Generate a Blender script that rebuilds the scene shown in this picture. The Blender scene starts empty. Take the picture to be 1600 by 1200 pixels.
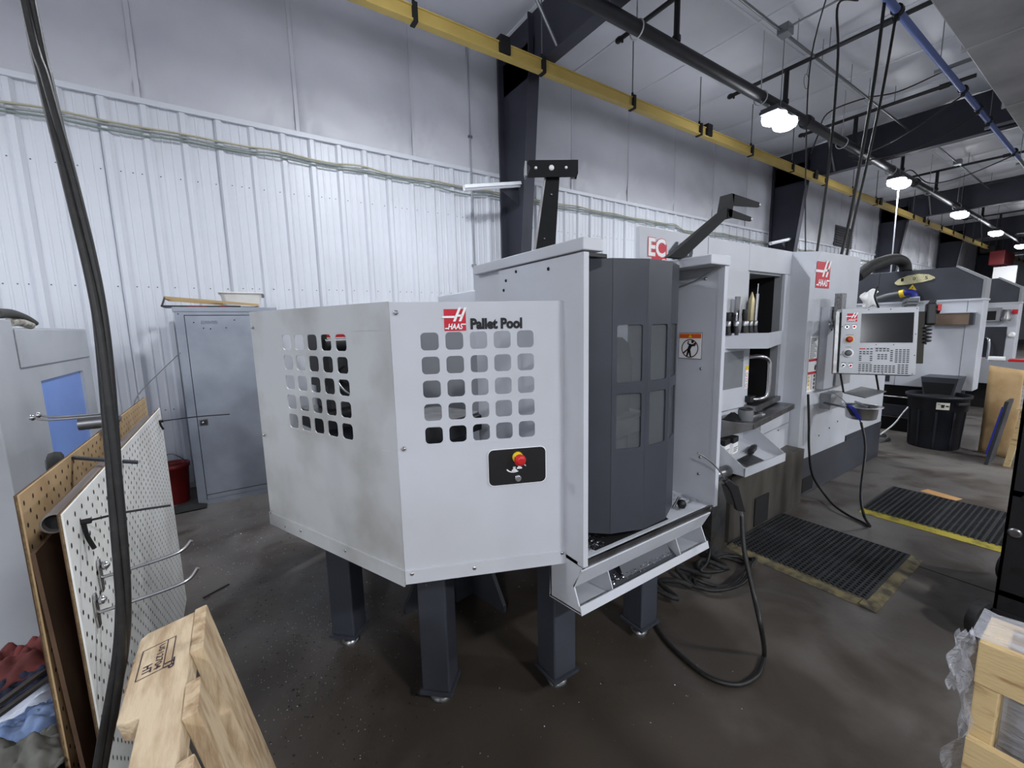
import bpy, bmesh, math, random
from mathutils import Vector, Matrix
random.seed(7)
scn = bpy.context.scene
COL = scn.collection
PI = math.pi

# ------------------------------------------------------------------ camera
CAM_H = 1.70
FPX = 655.74                                   # focal length in pixels of a 1600 x 1200 frame
YAW, PITCH, ROLL = (math.radians(a) for a in (33.619, 7.85, -1.2504))
_f = Vector((math.sin(YAW)*math.cos(PITCH), math.cos(YAW)*math.cos(PITCH), -math.sin(PITCH)))
_r = Vector((math.cos(YAW), -math.sin(YAW), 0))
_u = _r.cross(_f)
_c, _s = math.cos(ROLL), math.sin(ROLL)
CR, CU, CF = _c*_r + _s*_u, -_s*_r + _c*_u, _f
CAM = Vector((0, 0, CAM_H))
cd = bpy.data.cameras.new('camera')
cd.sensor_width = 36.0
cd.lens = 36.0*FPX/1600.0
cd.clip_start = 0.05
cd.clip_end = 200
cam = bpy.data.objects.new('camera', cd)
COL.objects.link(cam)
m = Matrix.Identity(4)
for i in range(3):
    m[i][0], m[i][1], m[i][2], m[i][3] = CR[i], CU[i], -CF[i], CAM[i]
cam.matrix_world = m
scn.camera = cam

# ------------------------------------------------------------------ world, exposure
w = bpy.data.worlds.new('world')
scn.world = w
w.use_nodes = True
w.node_tree.nodes['Background'].inputs[0].default_value = (0.85, 0.9, 1.0, 1)
w.node_tree.nodes['Background'].inputs[1].default_value = 0.15
scn.view_settings.view_transform = 'Standard'
scn.view_settings.look = 'None'
scn.view_settings.gamma = 1.0
scn.view_settings.use_curve_mapping = False
scn.view_settings.exposure = 0.2
LAMP_W = {1: 84.0, -1: 280.0}                                 # power of one high bay lamp, downward
LAMP_FILL = 16.0                               # added point fill per lamp to brighten the ceiling, not lens output
LAMP_ROWS = [(3.35, [1.63, 7.13, 12.62, 18.1, 23.4, 28.9]), (-4.2, [-3.9, 1.63, 7.13, 12.62, 18.1])]
LAMP_EXTRA = [(-3.9, 3.35)]
LAMP_Z = 4.63

# ------------------------------------------------------------------ plan coordinates from sight lines
def ray(x, y):
    return CR*((x-800)/FPX) + CU*(-(y-600)/FPX) + CF
def onz(x, y, z=0.0):
    d = ray(x, y); return CAM + d*((z-CAM_H)/d.z)
def ony(x, y, Y):
    d = ray(x, y); return CAM + d*(Y/d.y)
def onx(x, y, X):
    d = ray(x, y); return CAM + d*(X/d.x)
def dep(x, y, d):
    return CAM + ray(x, y)*d

# ------------------------------------------------------------------ materials
MATS = {}
def srgb(c):
    return tuple(((v/255)/12.92 if v/255 <= 0.04045 else ((v/255+0.055)/1.055)**2.4) for v in c)
def mat(name, col=(200, 200, 200), rough=0.5, metal=0.0, col2=None, scale=4.0, lo=0.4, hi=0.65, detail=4.0,
        bump=0.0, bscale=20.0, emit=None, estr=0.0, alpha=1.0, trans=0.0, ior=1.45, rough2=None, stretch=None, coat=0.0, spec=0.5):
    if name in MATS:
        return MATS[name]
    M = bpy.data.materials.new(name); M.use_nodes = True
    nt = M.node_tree; N = nt.nodes; L = nt.links
    b = N['Principled BSDF']
    b.inputs['Base Color'].default_value = (*srgb(col), 1)
    b.inputs['Roughness'].default_value = rough
    b.inputs['Metallic'].default_value = metal
    b.inputs['IOR'].default_value = ior
    b.inputs['Specular IOR Level'].default_value = spec
    b.inputs['Transmission Weight'].default_value = trans
    b.inputs['Alpha'].default_value = alpha
    b.inputs['Coat Weight'].default_value = coat
    if emit:
        b.inputs['Emission Color'].default_value = (*srgb(emit), 1)
        b.inputs['Emission Strength'].default_value = estr
    tc = None
    def coords():
        nonlocal tc
        if tc is None:
            g = N.new('ShaderNodeNewGeometry')
            mp = N.new('ShaderNodeMapping')
            L.new(g.outputs['Position'], mp.inputs['Vector'])
            if stretch:
                mp.inputs['Scale'].default_value = stretch
            tc = mp.outputs['Vector']
        return tc
    if col2 is not None:
        n = N.new('ShaderNodeTexNoise'); n.inputs['Scale'].default_value = scale; n.inputs['Detail'].default_value = detail
        L.new(coords(), n.inputs['Vector'])
        r = N.new('ShaderNodeMapRange'); r.inputs['From Min'].default_value = lo; r.inputs['From Max'].default_value = hi
        L.new(n.outputs['Fac'], r.inputs['Value'])
        x = N.new('ShaderNodeMix'); x.data_type = 'RGBA'
        x.inputs['A'].default_value = (*srgb(col), 1); x.inputs['B'].default_value = (*srgb(col2), 1)
        L.new(r.outputs['Result'], x.inputs['Factor'])
        L.new(x.outputs['Result'], b.inputs['Base Color'])
        if rough2 is not None:
            q = N.new('ShaderNodeMapRange'); q.inputs['To Min'].default_value = rough; q.inputs['To Max'].default_value = rough2
            L.new(r.outputs['Result'], q.inputs['Value']); L.new(q.outputs['Result'], b.inputs['Roughness'])
    if bump:
        n2 = N.new('ShaderNodeTexNoise'); n2.inputs['Scale'].default_value = bscale; n2.inputs['Detail'].default_value = 5
        L.new(coords(), n2.inputs['Vector'])
        bp = N.new('ShaderNodeBump'); bp.inputs['Strength'].default_value = bump; bp.inputs['Distance'].default_value = 0.02
        L.new(n2.outputs['Fac'], bp.inputs['Height']); L.new(bp.outputs['Normal'], b.inputs['Normal'])
    MATS[name] = M
    return M

# ------------------------------------------------------------------ mesh builder
def frame(o, ux, uy, uz=(0, 0, 1)):
    o, ux, uy, uz = Vector(o), Vector(ux), Vector(uy), Vector(uz)
    mm = Matrix.Identity(4)
    for i in range(3):
        mm[i][0], mm[i][1], mm[i][2], mm[i][3] = ux[i], uy[i], uz[i], o[i]
    return mm
def rotz(o, a):
    c, s = math.cos(a), math.sin(a)
    return frame(o, (c, s, 0), (-s, c, 0))
def catmull(pts, n=6, closed=False):
    pts = [Vector(p) for p in pts]; out = []
    k = len(pts)
    for i in range(k-1):
        p0 = pts[max(i-1, 0)]; p1 = pts[i]; p2 = pts[i+1]; p3 = pts[min(i+2, k-1)]
        for j in range(n):
            t = j/n
            out.append(0.5*((2*p1)+(p2-p0)*t+(2*p0-5*p1+4*p2-p3)*t*t+(3*p1-p0-3*p2+p3)*t**3))
    out.append(pts[-1])
    return out
class MB:
    def __init__(s, M=None):
        s.v = []; s.f = []; s.sm = []; s.M = M
    def add(s, vs, fs, smooth=False):
        b = len(s.v)
        for p in vs:
            p = Vector(p); s.v.append(s.M @ p if s.M else p)
        for q in fs:
            s.f.append(tuple(b+i for i in q)); s.sm.append(smooth)
        return s
    def box(s, x0, x1, y0, y1, z0, z1):
        return s.hexa([(x0,y0,z0),(x1,y0,z0),(x1,y1,z0),(x0,y1,z0),(x0,y0,z1),(x1,y0,z1),(x1,y1,z1),(x0,y1,z1)])
    def hexa(s, p):
        return s.add(p, [(3,2,1,0),(4,5,6,7),(0,1,5,4),(1,2,6,5),(2,3,7,6),(3,0,4,7)])
    def prism(s, poly, axis, lo, hi):
        n = len(poly)
        def mk(a, b, c):
            return {'x': (c, a, b), 'y': (a, c, b), 'z': (a, b, c)}[axis]
        vs = [mk(a, b, lo) for a, b in poly] + [mk(a, b, hi) for a, b in poly]
        fs = [tuple(range(n))[::-1], tuple(range(n, 2*n))] + [(i, (i+1) % n, n+(i+1) % n, n+i) for i in range(n)]
        return s.add(vs, fs)
    def poly(s, pts):
        return s.add(pts, [tuple(range(len(pts)))])
    def tube(s, p0, p1, r, n=10, r1=None, cap=True):
        p0, p1 = Vector(p0), Vector(p1); r1 = r if r1 is None else r1
        d = (p1-p0).normalized(); a = d.orthogonal().normalized(); b = d.cross(a)
        vs = []
        for p, q in ((p0, r), (p1, r1)):
            for i in range(n):
                t = 2*PI*i/n; vs.append(p+a*(q*math.cos(t))+b*(q*math.sin(t)))
        s.add(vs, [(i, (i+1) % n, n+(i+1) % n, n+i) for i in range(n)], True)
        if cap:
            s.add(vs[:n], [tuple(range(n))[::-1]]); s.add(vs[n:], [tuple(range(n))])
        return s
    def path(s, pts, r, n=8, smooth=6, closed=False):
        if smooth: pts = catmull(pts, smooth)
        pts = [Vector(p) for p in pts]
        k = len(pts); vs = []; a = None
        for i, p in enumerate(pts):
            d = (pts[min(i+1, k-1)]-pts[max(i-1, 0)]).normalized()
            a = d.orthogonal().normalized() if a is None else (a-d*a.dot(d)).normalized()
            b = d.cross(a); rr = r(i/(k-1)) if callable(r) else r
            for j in range(n):
                t = 2*PI*j/n; vs.append(p+a*(rr*math.cos(t))+b*(rr*math.sin(t)))
        fs = [(i*n+j, i*n+(j+1) % n, (i+1)*n+(j+1) % n, (i+1)*n+j) for i in range(k-1) for j in range(n)]
        s.add(vs, fs, True)
        s.add(vs[:n], [tuple(range(n))[::-1]]); s.add(vs[-n:], [tuple(range(n))])
        return s
    def lathe(s, prof, c=(0, 0, 0), n=20, axis=(0, 0, 1), cap=True, smooth=True):
        c = Vector(c); d = Vector(axis).normalized(); a = d.orthogonal().normalized(); b = d.cross(a)
        vs = []
        for r, h in prof:
            for i in range(n):
                t = 2*PI*i/n; vs.append(c+d*h+a*(r*math.cos(t))+b*(r*math.sin(t)))
        k = len(prof)
        s.add(vs, [(i*n+j, i*n+(j+1) % n, (i+1)*n+(j+1) % n, (i+1)*n+j) for i in range(k-1) for j in range(n)], smooth)
        if cap:
            s.add(vs[:n], [tuple(range(n))[::-1]]); s.add(vs[-n:], [tuple(range(n))])
        return s
    def grid(s, fn, nu, nv, smooth=True):
        vs = [fn(i/nu, j/nv) for j in range(nv+1) for i in range(nu+1)]
        return s.add(vs, [(j*(nu+1)+i, j*(nu+1)+i+1, (j+1)*(nu+1)+i+1, (j+1)*(nu+1)+i) for j in range(nv) for i in range(nu)], smooth)
    def mesh(s, name, m, origin=(0, 0, 0), weld=False, recalc=True):
        me = bpy.data.meshes.new(name)
        o = Vector(origin)
        me.from_pydata([tuple(p-o) for p in s.v], [], s.f)
        me.polygons.foreach_set('use_smooth', s.sm)
        bm = bmesh.new(); bm.from_mesh(me)
        if weld: bmesh.ops.remove_doubles(bm, verts=bm.verts, dist=1e-4)
        if recalc: bmesh.ops.recalc_face_normals(bm, faces=bm.faces)
        bm.to_mesh(me); bm.free()
        for q in (m if isinstance(m, (list, tuple)) else [m]):
            me.materials.append(q)
        return me
def origin_of(p):
    o = Vector((0, 0, 0))
    while p is not None:
        o += p.location; p = p.parent
    return o
def link(name, me, parent=None, loc=(0, 0, 0)):
    o = bpy.data.objects.new(name, me); COL.objects.link(o)
    o.parent = parent; o.location = loc
    return o
def part(name, mb, m, parent, bevel=0.0, solid=0.0, weld=False, recalc=True, label=None, kind=None, seg=2):
    """one mesh under a thing (or under a part); vertices are in world space"""
    o = link(name, mb.mesh(name, m, origin_of(parent), weld or solid > 0, recalc), parent)
    if solid:
        q = o.modifiers.new('thickness', 'SOLIDIFY'); q.thickness = solid; q.offset = 0
    if bevel:
        q = o.modifiers.new('edges', 'BEVEL'); q.width = bevel; q.segments = seg; q.limit_method = 'ANGLE'; q.angle_limit = 0.6
        q.harden_normals = False
    if label: o['label'] = label
    if kind: o['kind'] = kind
    return o
def tag(o, label=None, cat=None, group=None, kind=None):
    if label: o['label'] = label
    if cat: o['category'] = cat
    if group: o['group'] = group
    if kind: o['kind'] = kind
    return o
def thing(name, label, cat, loc=(0, 0, 0), group=None, kind=None):
    o = bpy.data.objects.new(name, None); COL.objects.link(o)
    o.empty_display_size = 0.1
    o.location = loc
    return tag(o, label, cat, group, kind)
def single(name, mb, m, label, cat, group=None, bevel=0.0, solid=0.0, weld=False, loc=None, recalc=True):
    """a thing that is one mesh, its origin at its base"""
    if loc is None:
        n = len(mb.v); loc = Vector((sum(p.x for p in mb.v)/n, sum(p.y for p in mb.v)/n, min(p.z for p in mb.v)))
    o = link(name, mb.mesh(name, m, loc, weld or solid > 0, recalc), None, loc)
    if solid:
        q = o.modifiers.new('thickness', 'SOLIDIFY'); q.thickness = solid; q.offset = 0
    if bevel:
        q = o.modifiers.new('edges', 'BEVEL'); q.width = bevel; q.segments = 2; q.limit_method = 'ANGLE'; q.angle_limit = 0.6
    return tag(o, label, cat, group)
def copy_tree(o, parent=None, delta=None):
    c = o.copy(); COL.objects.link(c); c.parent = parent
    if delta is not None: c.location = o.location + Vector(delta)
    for ch in list(o.children):
        copy_tree(ch, c)
    return c
_tx = 0
def lettering(name, body, m, parent, M, u0, u1, z0, z1, off=0.0, w=0.0, lift=0.0015, shear=0.0):
    """flat raised letters filling the rectangle u0..u1, z0..z1 of frame M (local x = along, local y = outward)"""
    cu = bpy.data.curves.new('t', 'FONT'); cu.body = body; cu.offset = off; cu.resolution_u = 3; cu.fill_mode = 'FRONT'; cu.shear = shear
    t = bpy.data.objects.new('t', cu); COL.objects.link(t)
    bpy.context.view_layer.update()
    me = bpy.data.meshes.new_from_object(t.evaluated_get(bpy.context.evaluated_depsgraph_get()))
    bpy.data.objects.remove(t); bpy.data.curves.remove(cu)
    xs = [v.co.x for v in me.vertices]; ys = [v.co.y for v in me.vertices]
    a, b, c, d = min(xs), max(xs), min(ys), max(ys)
    og = origin_of(parent)
    for v in me.vertices:
        v.co = M @ Vector((u0+(v.co.x-a)/(b-a)*(u1-u0), lift, z0+(v.co.y-c)/(d-c)*(z1-z0))) - og
    me.name = name; me.materials.clear(); me.materials.append(m)
    return link(name, me, parent)
def roundrect(u0, u1, z0, z1, r, n=4):
    out = []
    for cx, cz, a0 in ((u1-r, z0+r, -PI/2), (u1-r, z1-r, 0), (u0+r, z1-r, PI/2), (u0+r, z0+r, PI)):
        for i in range(n+1):
            t = a0+PI/2*i/n; out.append((cx+r*math.cos(t), cz+r*math.sin(t)))
    return out
def perf(mb, u0, u1, z0, z1, gu0, gu1, gz0, gz1, nx, nz, hw, hh, r, w=0.0):
    """sheet u0..u1 x z0..z1 with nx x nz rounded holes centred in the cells of the rectangle g"""
    for a, b, c, d in ((u0, u1, z0, gz0), (u0, u1, gz1, z1), (u0, gu0, gz0, gz1), (gu1, u1, gz0, gz1)):
        mb.add([(a, w, c), (b, w, c), (b, w, d), (a, w, d)], [(0, 1, 2, 3)])
    cw, ch = (gu1-gu0)/nx, (gz1-gz0)/nz
    for i in range(nx):
        for j in range(nz):
            cx, cz = gu0+cw*(i+.5), gz0+ch*(j+.5)
            h = roundrect(cx-hw/2, cx+hw/2, cz-hh/2, cz+hh/2, r, 4)
            o = []
            for k, (x, z) in enumerate(h):
                q, t = divmod(k, 5)
                sx = (1, 1, -1, -1)[q]; sz = (-1, 1, 1, -1)[q]
                X, Z = cx+sx*cw/2, cz+sz*ch/2
                if t == 2: o.append((X, Z))
                elif (t < 2) == (q in (0, 2)): o.append((x, Z))
                else: o.append((X, z))
            n = len(h)
            mb.add([(x, w, z) for x, z in h]+[(x, w, z) for x, z in o], [(k, (k+1) % n, n+(k+1) % n, n+k) for k in range(n)])
    return mb
def screw_mesh(m, r=0.008, h=0.005):
    key = 'screw%s%s' % (m.name, r)
    if key not in MATS:
        MATS[key] = MB().lathe([(r, 0), (r*.9, h*.6), (r*.5, h)], n=8).mesh('screw', m)
    return MATS[key]
def screw(parent, p, nrm, m, r=0.008, name='screw'):
    o = link(name, screw_mesh(m, r), parent, Vector(p)-origin_of(parent))
    o.rotation_mode = 'QUATERNION'; o.rotation_quaternion = Vector((0, 0, 1)).rotation_difference(Vector(nrm))
    return o
# ------------------------------------------------------------------ palette
paint = mat('machine_paint', (196, 199, 207), 0.38, col2=(186, 188, 192), scale=2.2, lo=.35, hi=.75, coat=0.1)
paintd = mat('worn_paint', (184, 186, 188), 0.42, col2=(152, 151, 147), scale=2.6, lo=.48, hi=.74, detail=7)
paintg = mat('mid_grey_paint', (150, 152, 156), 0.42, col2=(136, 138, 140), scale=2, lo=.35, hi=.75)
dark = mat('dark_grey_paint', (58, 61, 69), 0.42, col2=(50, 52, 59), scale=3, lo=.4, hi=.7)
armb = mat('arm_black', (18, 19, 21), 0.6, spec=.2)
darker = mat('slate_paint', (50, 53, 60), 0.5, col2=(42, 44, 50), scale=3, lo=.4, hi=.7)
black = mat('black_plastic', (22, 22, 24), 0.45)
blackm = mat('matt_black', (15, 15, 16), 0.75)
rubber = mat('black_rubber', (26, 26, 27), 0.7, col2=(38, 37, 36), scale=30)
cabm = mat('cable_jacket', (24, 23, 23), 0.5, col2=(40, 39, 38), scale=60, lo=.5, hi=.8)
chrome = mat('bright_metal', (190, 190, 192), 0.22, 1.0)
steel = mat('brushed_steel', (150, 150, 152), 0.35, 1.0, col2=(118, 117, 116), scale=8)
galv = mat('galvanised_sheet', (156, 162, 172), 0.42, 0.35, col2=(136, 142, 152), scale=3.2, lo=.35, hi=.7, detail=12, rough2=.55)
zinc = mat('zinc_conduit', (140, 143, 145), 0.4, 0.8)
ducts = mat('duct_sheet', (178, 178, 178), 0.45, 0.6, col2=(150, 150, 150), scale=1.5, bump=.15, bscale=2)
framec = mat('frame_primer', (52, 53, 64), 0.55, col2=(44, 45, 55), scale=1.5)
yellow = mat('yellow_rail', (188, 164, 92), 0.5, col2=(174, 150, 80), scale=1.2)
safety = mat('safety_yellow', (232, 196, 40), 0.45)
red = mat('logo_red', (196, 32, 52), 0.45)
redp = mat('red_plastic', (190, 28, 30), 0.4)
white = mat('white_print', (240, 240, 240), 0.5)
blackp = mat('black_print', (14, 14, 16), 0.5)
orange = mat('orange_print', (206, 92, 32), 0.5)
bluep = mat('blue_plastic', (38, 48, 140), 0.4)
greyp = mat('grey_plastic', (96, 98, 100), 0.5)
wallw = mat('white_wall_sheet', (212, 215, 222), 0.42, col2=(204, 207, 214), scale=.8)
vinyl = mat('white_vinyl', (196, 197, 203), 0.42, col2=(184, 185, 192), scale=.9, bump=.35, bscale=3.2)
vinylc = mat('white_vinyl_ceiling', (232, 233, 238), 0.4, col2=(220, 222, 228), scale=.7, bump=.3, bscale=2.4)
wood = mat('pallet_wood', (200, 180, 150), 0.75, col2=(158, 132, 102), scale=9, lo=.42, hi=.72, detail=8, stretch=(5, 1, 5), bump=.3, bscale=30)
woodv = mat('pallet_board_wood', (192, 170, 138), 0.75, col2=(146, 118, 86), scale=9, lo=.42, hi=.7, detail=8, stretch=(5, 5, 1), bump=.3, bscale=30)
woody = mat('yellow_pine', (206, 180, 132), 0.7, col2=(138, 98, 62), scale=9, lo=.54, hi=.72, detail=7, stretch=(5, 1, 5), bump=.2, bscale=30)
hard = mat('tan_hardboard', (184, 156, 118), 0.7, col2=(168, 140, 102), scale=6)
hardw = mat('white_hardboard', (226, 226, 222), 0.6, col2=(212, 210, 204), scale=4)
hedge = mat('hardboard_edge', (126, 106, 76), 0.9, col2=(102, 84, 58), scale=40, bump=.4, bscale=120)
brownd = mat('dark_hardboard_back', (92, 70, 52), 0.8, col2=(78, 58, 42), scale=6)
hole = mat('hole_dark', (40, 30, 24), 0.9)
card = mat('kraft_card', (206, 174, 128), 0.8, col2=(188, 154, 108), scale=5)
glass = mat('window_glass', (205, 212, 216), 0.05, alpha=.07, spec=.5)
film = mat('stretch_film', (206, 208, 216), 0.16, alpha=.38, bump=1.0, bscale=30, stretch=(1, .5, 1.6))
screen = mat('screen_glass', (20, 21, 24), 0.14)
chipm = mat('metal_chip', (190, 190, 194), 0.3, 1.0)
greencan = mat('dark_green_metal', (40, 52, 48), 0.5)
def concrete():
    M = bpy.data.materials.new('concrete_floor'); M.use_nodes = True
    nt = M.node_tree; N = nt.nodes; L = nt.links; b = N['Principled BSDF']
    g = N.new('ShaderNodeNewGeometry')
    def noise(s, d, dist=0.0):
        n = N.new('ShaderNodeTexNoise'); n.inputs['Scale'].default_value = s; n.inputs['Detail'].default_value = d
        n.inputs['Distortion'].default_value = dist; L.new(g.outputs['Position'], n.inputs['Vector']); return n.outputs['Fac']
    def rng(v, a, c, lo=0, hi=1):
        r = N.new('ShaderNodeMapRange'); r.inputs['From Min'].default_value = a; r.inputs['From Max'].default_value = c
        r.inputs['To Min'].default_value = lo; r.inputs['To Max'].default_value = hi; L.new(v, r.inputs['Value']); return r.outputs['Result']
    def mix(f, A, B):
        x = N.new('ShaderNodeMix'); x.data_type = 'RGBA'; L.new(f, x.inputs['Factor'])
        for k, q in (('A', A), ('B', B)):
            if isinstance(q, tuple): x.inputs[k].default_value = (*srgb(q), 1)
            else: L.new(q, x.inputs[k])
        return x.outputs['Result']
    base = mix(rng(noise(1.1, 6), .35, .65), (108, 104, 100), (84, 79, 75))
    st = mix(rng(noise(2.3, 8, .6), .52, .66), base, (64, 56, 49))
    # oily dirt plus the pallet pool's shade, painted together as one dark zone
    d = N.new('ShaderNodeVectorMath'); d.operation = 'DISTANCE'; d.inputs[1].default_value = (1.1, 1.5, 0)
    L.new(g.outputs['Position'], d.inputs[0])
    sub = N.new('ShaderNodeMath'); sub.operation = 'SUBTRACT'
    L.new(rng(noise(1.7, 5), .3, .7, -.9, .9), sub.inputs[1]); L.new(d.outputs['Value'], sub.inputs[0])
    oil_shade = rng(sub.outputs['Value'], 2.7, 1.0)
    col = mix(oil_shade, st, (60, 53, 46))
    fine = rng(noise(60, 3), .62, .74, 0, .5)
    col = mix(fine, col, (66, 62, 58))
    L.new(col, b.inputs['Base Color'])
    L.new(rng(noise(1.6, 5), .35, .65, .34, .62), b.inputs['Roughness'])
    bp = N.new('ShaderNodeBump'); bp.inputs['Strength'].default_value = .12; bp.inputs['Distance'].default_value = .01
    L.new(noise(35, 6), bp.inputs['Height']); L.new(bp.outputs['Normal'], b.inputs['Normal'])
    return M
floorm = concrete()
# ================================================================== the hall
WALL_Y, EAVE, LINER = 5.75, 5.80, 3.95
X0, X1, Y0 = -6.0, 46.0, -9.0
fl = thing('floor', 'worn grey concrete floor with oily stains and painted shade', None, (20, -1.6, 0), kind='structure')
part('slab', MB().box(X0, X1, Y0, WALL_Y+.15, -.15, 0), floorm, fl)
jm = mat('joint_dirt', (34, 31, 29), .8)
fj = MB()
fj.box(3.79, 3.80, -8, 5.7, -.001, .0012)
fj.box(-6, 46, .995-1.2, 1.003-1.2, -.001, .0012)
part('control_joint', fj, jm, fl)
part('tape_mark', MB(rotz((5.55, .93, 0), -.25)).box(-.06, .06, -.13, .13, 0, .0015), mat('tan_tape', (196, 150, 96), .7), fl)

# back wall: ribbed liner sheets below, vinyl faced insulation above
wb = thing('wall_back', 'white ribbed metal liner wall with vinyl insulation above', None, (20, WALL_Y+.1, 0), kind='structure')
part('backing', MB().box(X0, X1, WALL_Y+.03, WALL_Y+.2, 0, EAVE), wallw, wb)
P = .305
prof = []
for k in range(3):
    c = k*P
    for dx, dy in ((-.045, 0), (-.02, -.032), (.02, -.032), (.045, 0), (.098, 0), (.106, -.006), (.118, -.006), (.126, 0), (.179, 0), (.187, -.006), (.199, -.006), (.207, 0)):
        prof.append((c+dx, dy))
prof.append((3*P-.045, 0))
sheet = MB()
sheet.add([(x, y, 0) for x, y in prof]+[(x, y, LINER) for x, y in prof], [(i, i+1, len(prof)+i+1, len(prof)+i) for i in range(len(prof)-1)])
sheet.add([(0-.046, 0, 0), (-.046, -.012, 0), (-.046, -.012, LINER), (-.046, 0, LINER)], [(0, 1, 2, 3)])
sheet_me = sheet.mesh('wall_panel', wallw, recalc=False)
sc = MB()
n0 = -4
for k in range(n0, n0+55):
    x = .11+k*3*P
    link('wall_panel', sheet_me, wb, Vector((x, WALL_Y, 0))-wb.location)
    for z in (.9, 2.19, 3.3):
        for q in (.07, .16, .23, .375, .535, .68, .84):
            sc.lathe([(.007, 0), (.006, .004), (.002, .006)], (x+q, WALL_Y, z+.012*math.sin(k)), 6, (0, -1, 0))
part('screw_heads', sc, mat('screw_zinc', (120, 120, 124), .4, .6), wb, kind='stuff')
random.seed(3)
ins_me = []
for q in range(3):
    b = MB(); ph = random.random()*6
    def fn(u, v, ph=ph):
        e = (math.sin(PI*u)**.6)*(math.sin(PI*v)**.5) if 0 < u < 1 and 0 < v < 1 else 0
        wr = .012*math.sin(9*u+ph+3*v)*math.sin(21*v+ph*2+2*u)*e
        # wrinkles fanning out of the lower corners
        for cu in (0, 1):
            du = abs(u-cu); rr = math.hypot(du*1.42, v*1.85)
            an = math.atan2(v*1.85, du*1.42+1e-6)
            if rr < .75: wr += .020*math.sin(an*22+ph)*math.sin(PI*rr/.75)*(1-rr/.75)*2
        return (u*1.42, -.055*e-wr, v*(EAVE-LINER))
    b.grid(fn, 26, 26)
    ins_me.append(b.mesh('insulation_panel', vinyl, recalc=False))
seam = MB().box(-.02, .02, -.014, .0, 0, EAVE-LINER).mesh('seam_strip', vinyl)
for k in range(-4, 30):
    x = .89+k*1.42
    link('insulation_panel', ins_me[k % 3], wb, Vector((x, WALL_Y-.004, LINER))-wb.location)
    link('seam_strip', seam, wb, Vector((x, WALL_Y-.004, LINER))-wb.location)
t1 = MB()
t1.box(X0+3, 44, WALL_Y-.045, WALL_Y+.03, LINER-.005, LINER+.05)
t1 = part('trim_1', t1, wallw, None, bevel=.004); tag(t1, 'white trim capping the ribbed liner sheets', None, kind='structure')
bb = part('baseboard_back', MB().box(X0+3, 44, WALL_Y-.04, WALL_Y, 0, .06), mat('base_flashing', (170, 172, 176), .5), None); tag(bb, 'grey flashing at the foot of the back wall', None, kind='structure')

cl = thing('ceiling', 'white vinyl insulation ceiling with quilted seams', None, (20, -1.6, EAVE), kind='structure')
part('roof_deck', MB().box(X0, X1, Y0, WALL_Y+.2, EAVE+.06, EAVE+.2), vinylc, cl)
cme = []
for q in range(2):
    b = MB(); ph = q*2.1
    def fn2(u, v, ph=ph):
        e = (math.sin(PI*u)**.5)*(math.sin(PI*v)**.5) if 0 < u < 1 and 0 < v < 1 else 0
        return (u*1.42, -v*1.12, 0.045-.065*e+.006*math.sin(7*u+ph)*math.sin(9*v)*e)
    b.grid(fn2, 12, 12)
    cme.append(b.mesh('ceiling_panel', vinylc, recalc=False))
for i in range(-3, 22):
    for j in range(6):
        link('ceiling_panel', cme[(i+j) % 2], cl, Vector((.89+i*1.42, WALL_Y-.66+.60-j*1.12, EAVE))-cl.location)
bat = MB().box(-.022, .022, -6.8, .0, .028, .05).mesh('seam_strip', vinylc)
for i in range(-3, 23):
    link('seam_strip', bat, cl, Vector((.89+i*1.42, WALL_Y-.06, EAVE))-cl.location)
bat2 = MB().box(-4.2, 31.5, -.02, .02, .030, .05).mesh('seam_strip', vinylc)
for j in range(7):
    link('seam_strip', bat2, cl, Vector((0, WALL_Y-.06-j*1.12, EAVE))-cl.location)
for nm, a in (('wall_left', (X0-.2, X0, Y0, WALL_Y)), ('wall_right', (X1, X1+.2, Y0, WALL_Y)), ('wall_front', (X0, X1, Y0-.2, Y0))):
    o = part(nm, MB().box(a[0], a[1], a[2], a[3], 0, EAVE), wallw, None)
    tag(o, {'wall_left': 'white end wall of the hall behind the grey cabinet', 'wall_right': 'white far end wall of the hall', 'wall_front': 'white long wall opposite the ribbed wall'}[nm], None, kind='structure')

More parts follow.
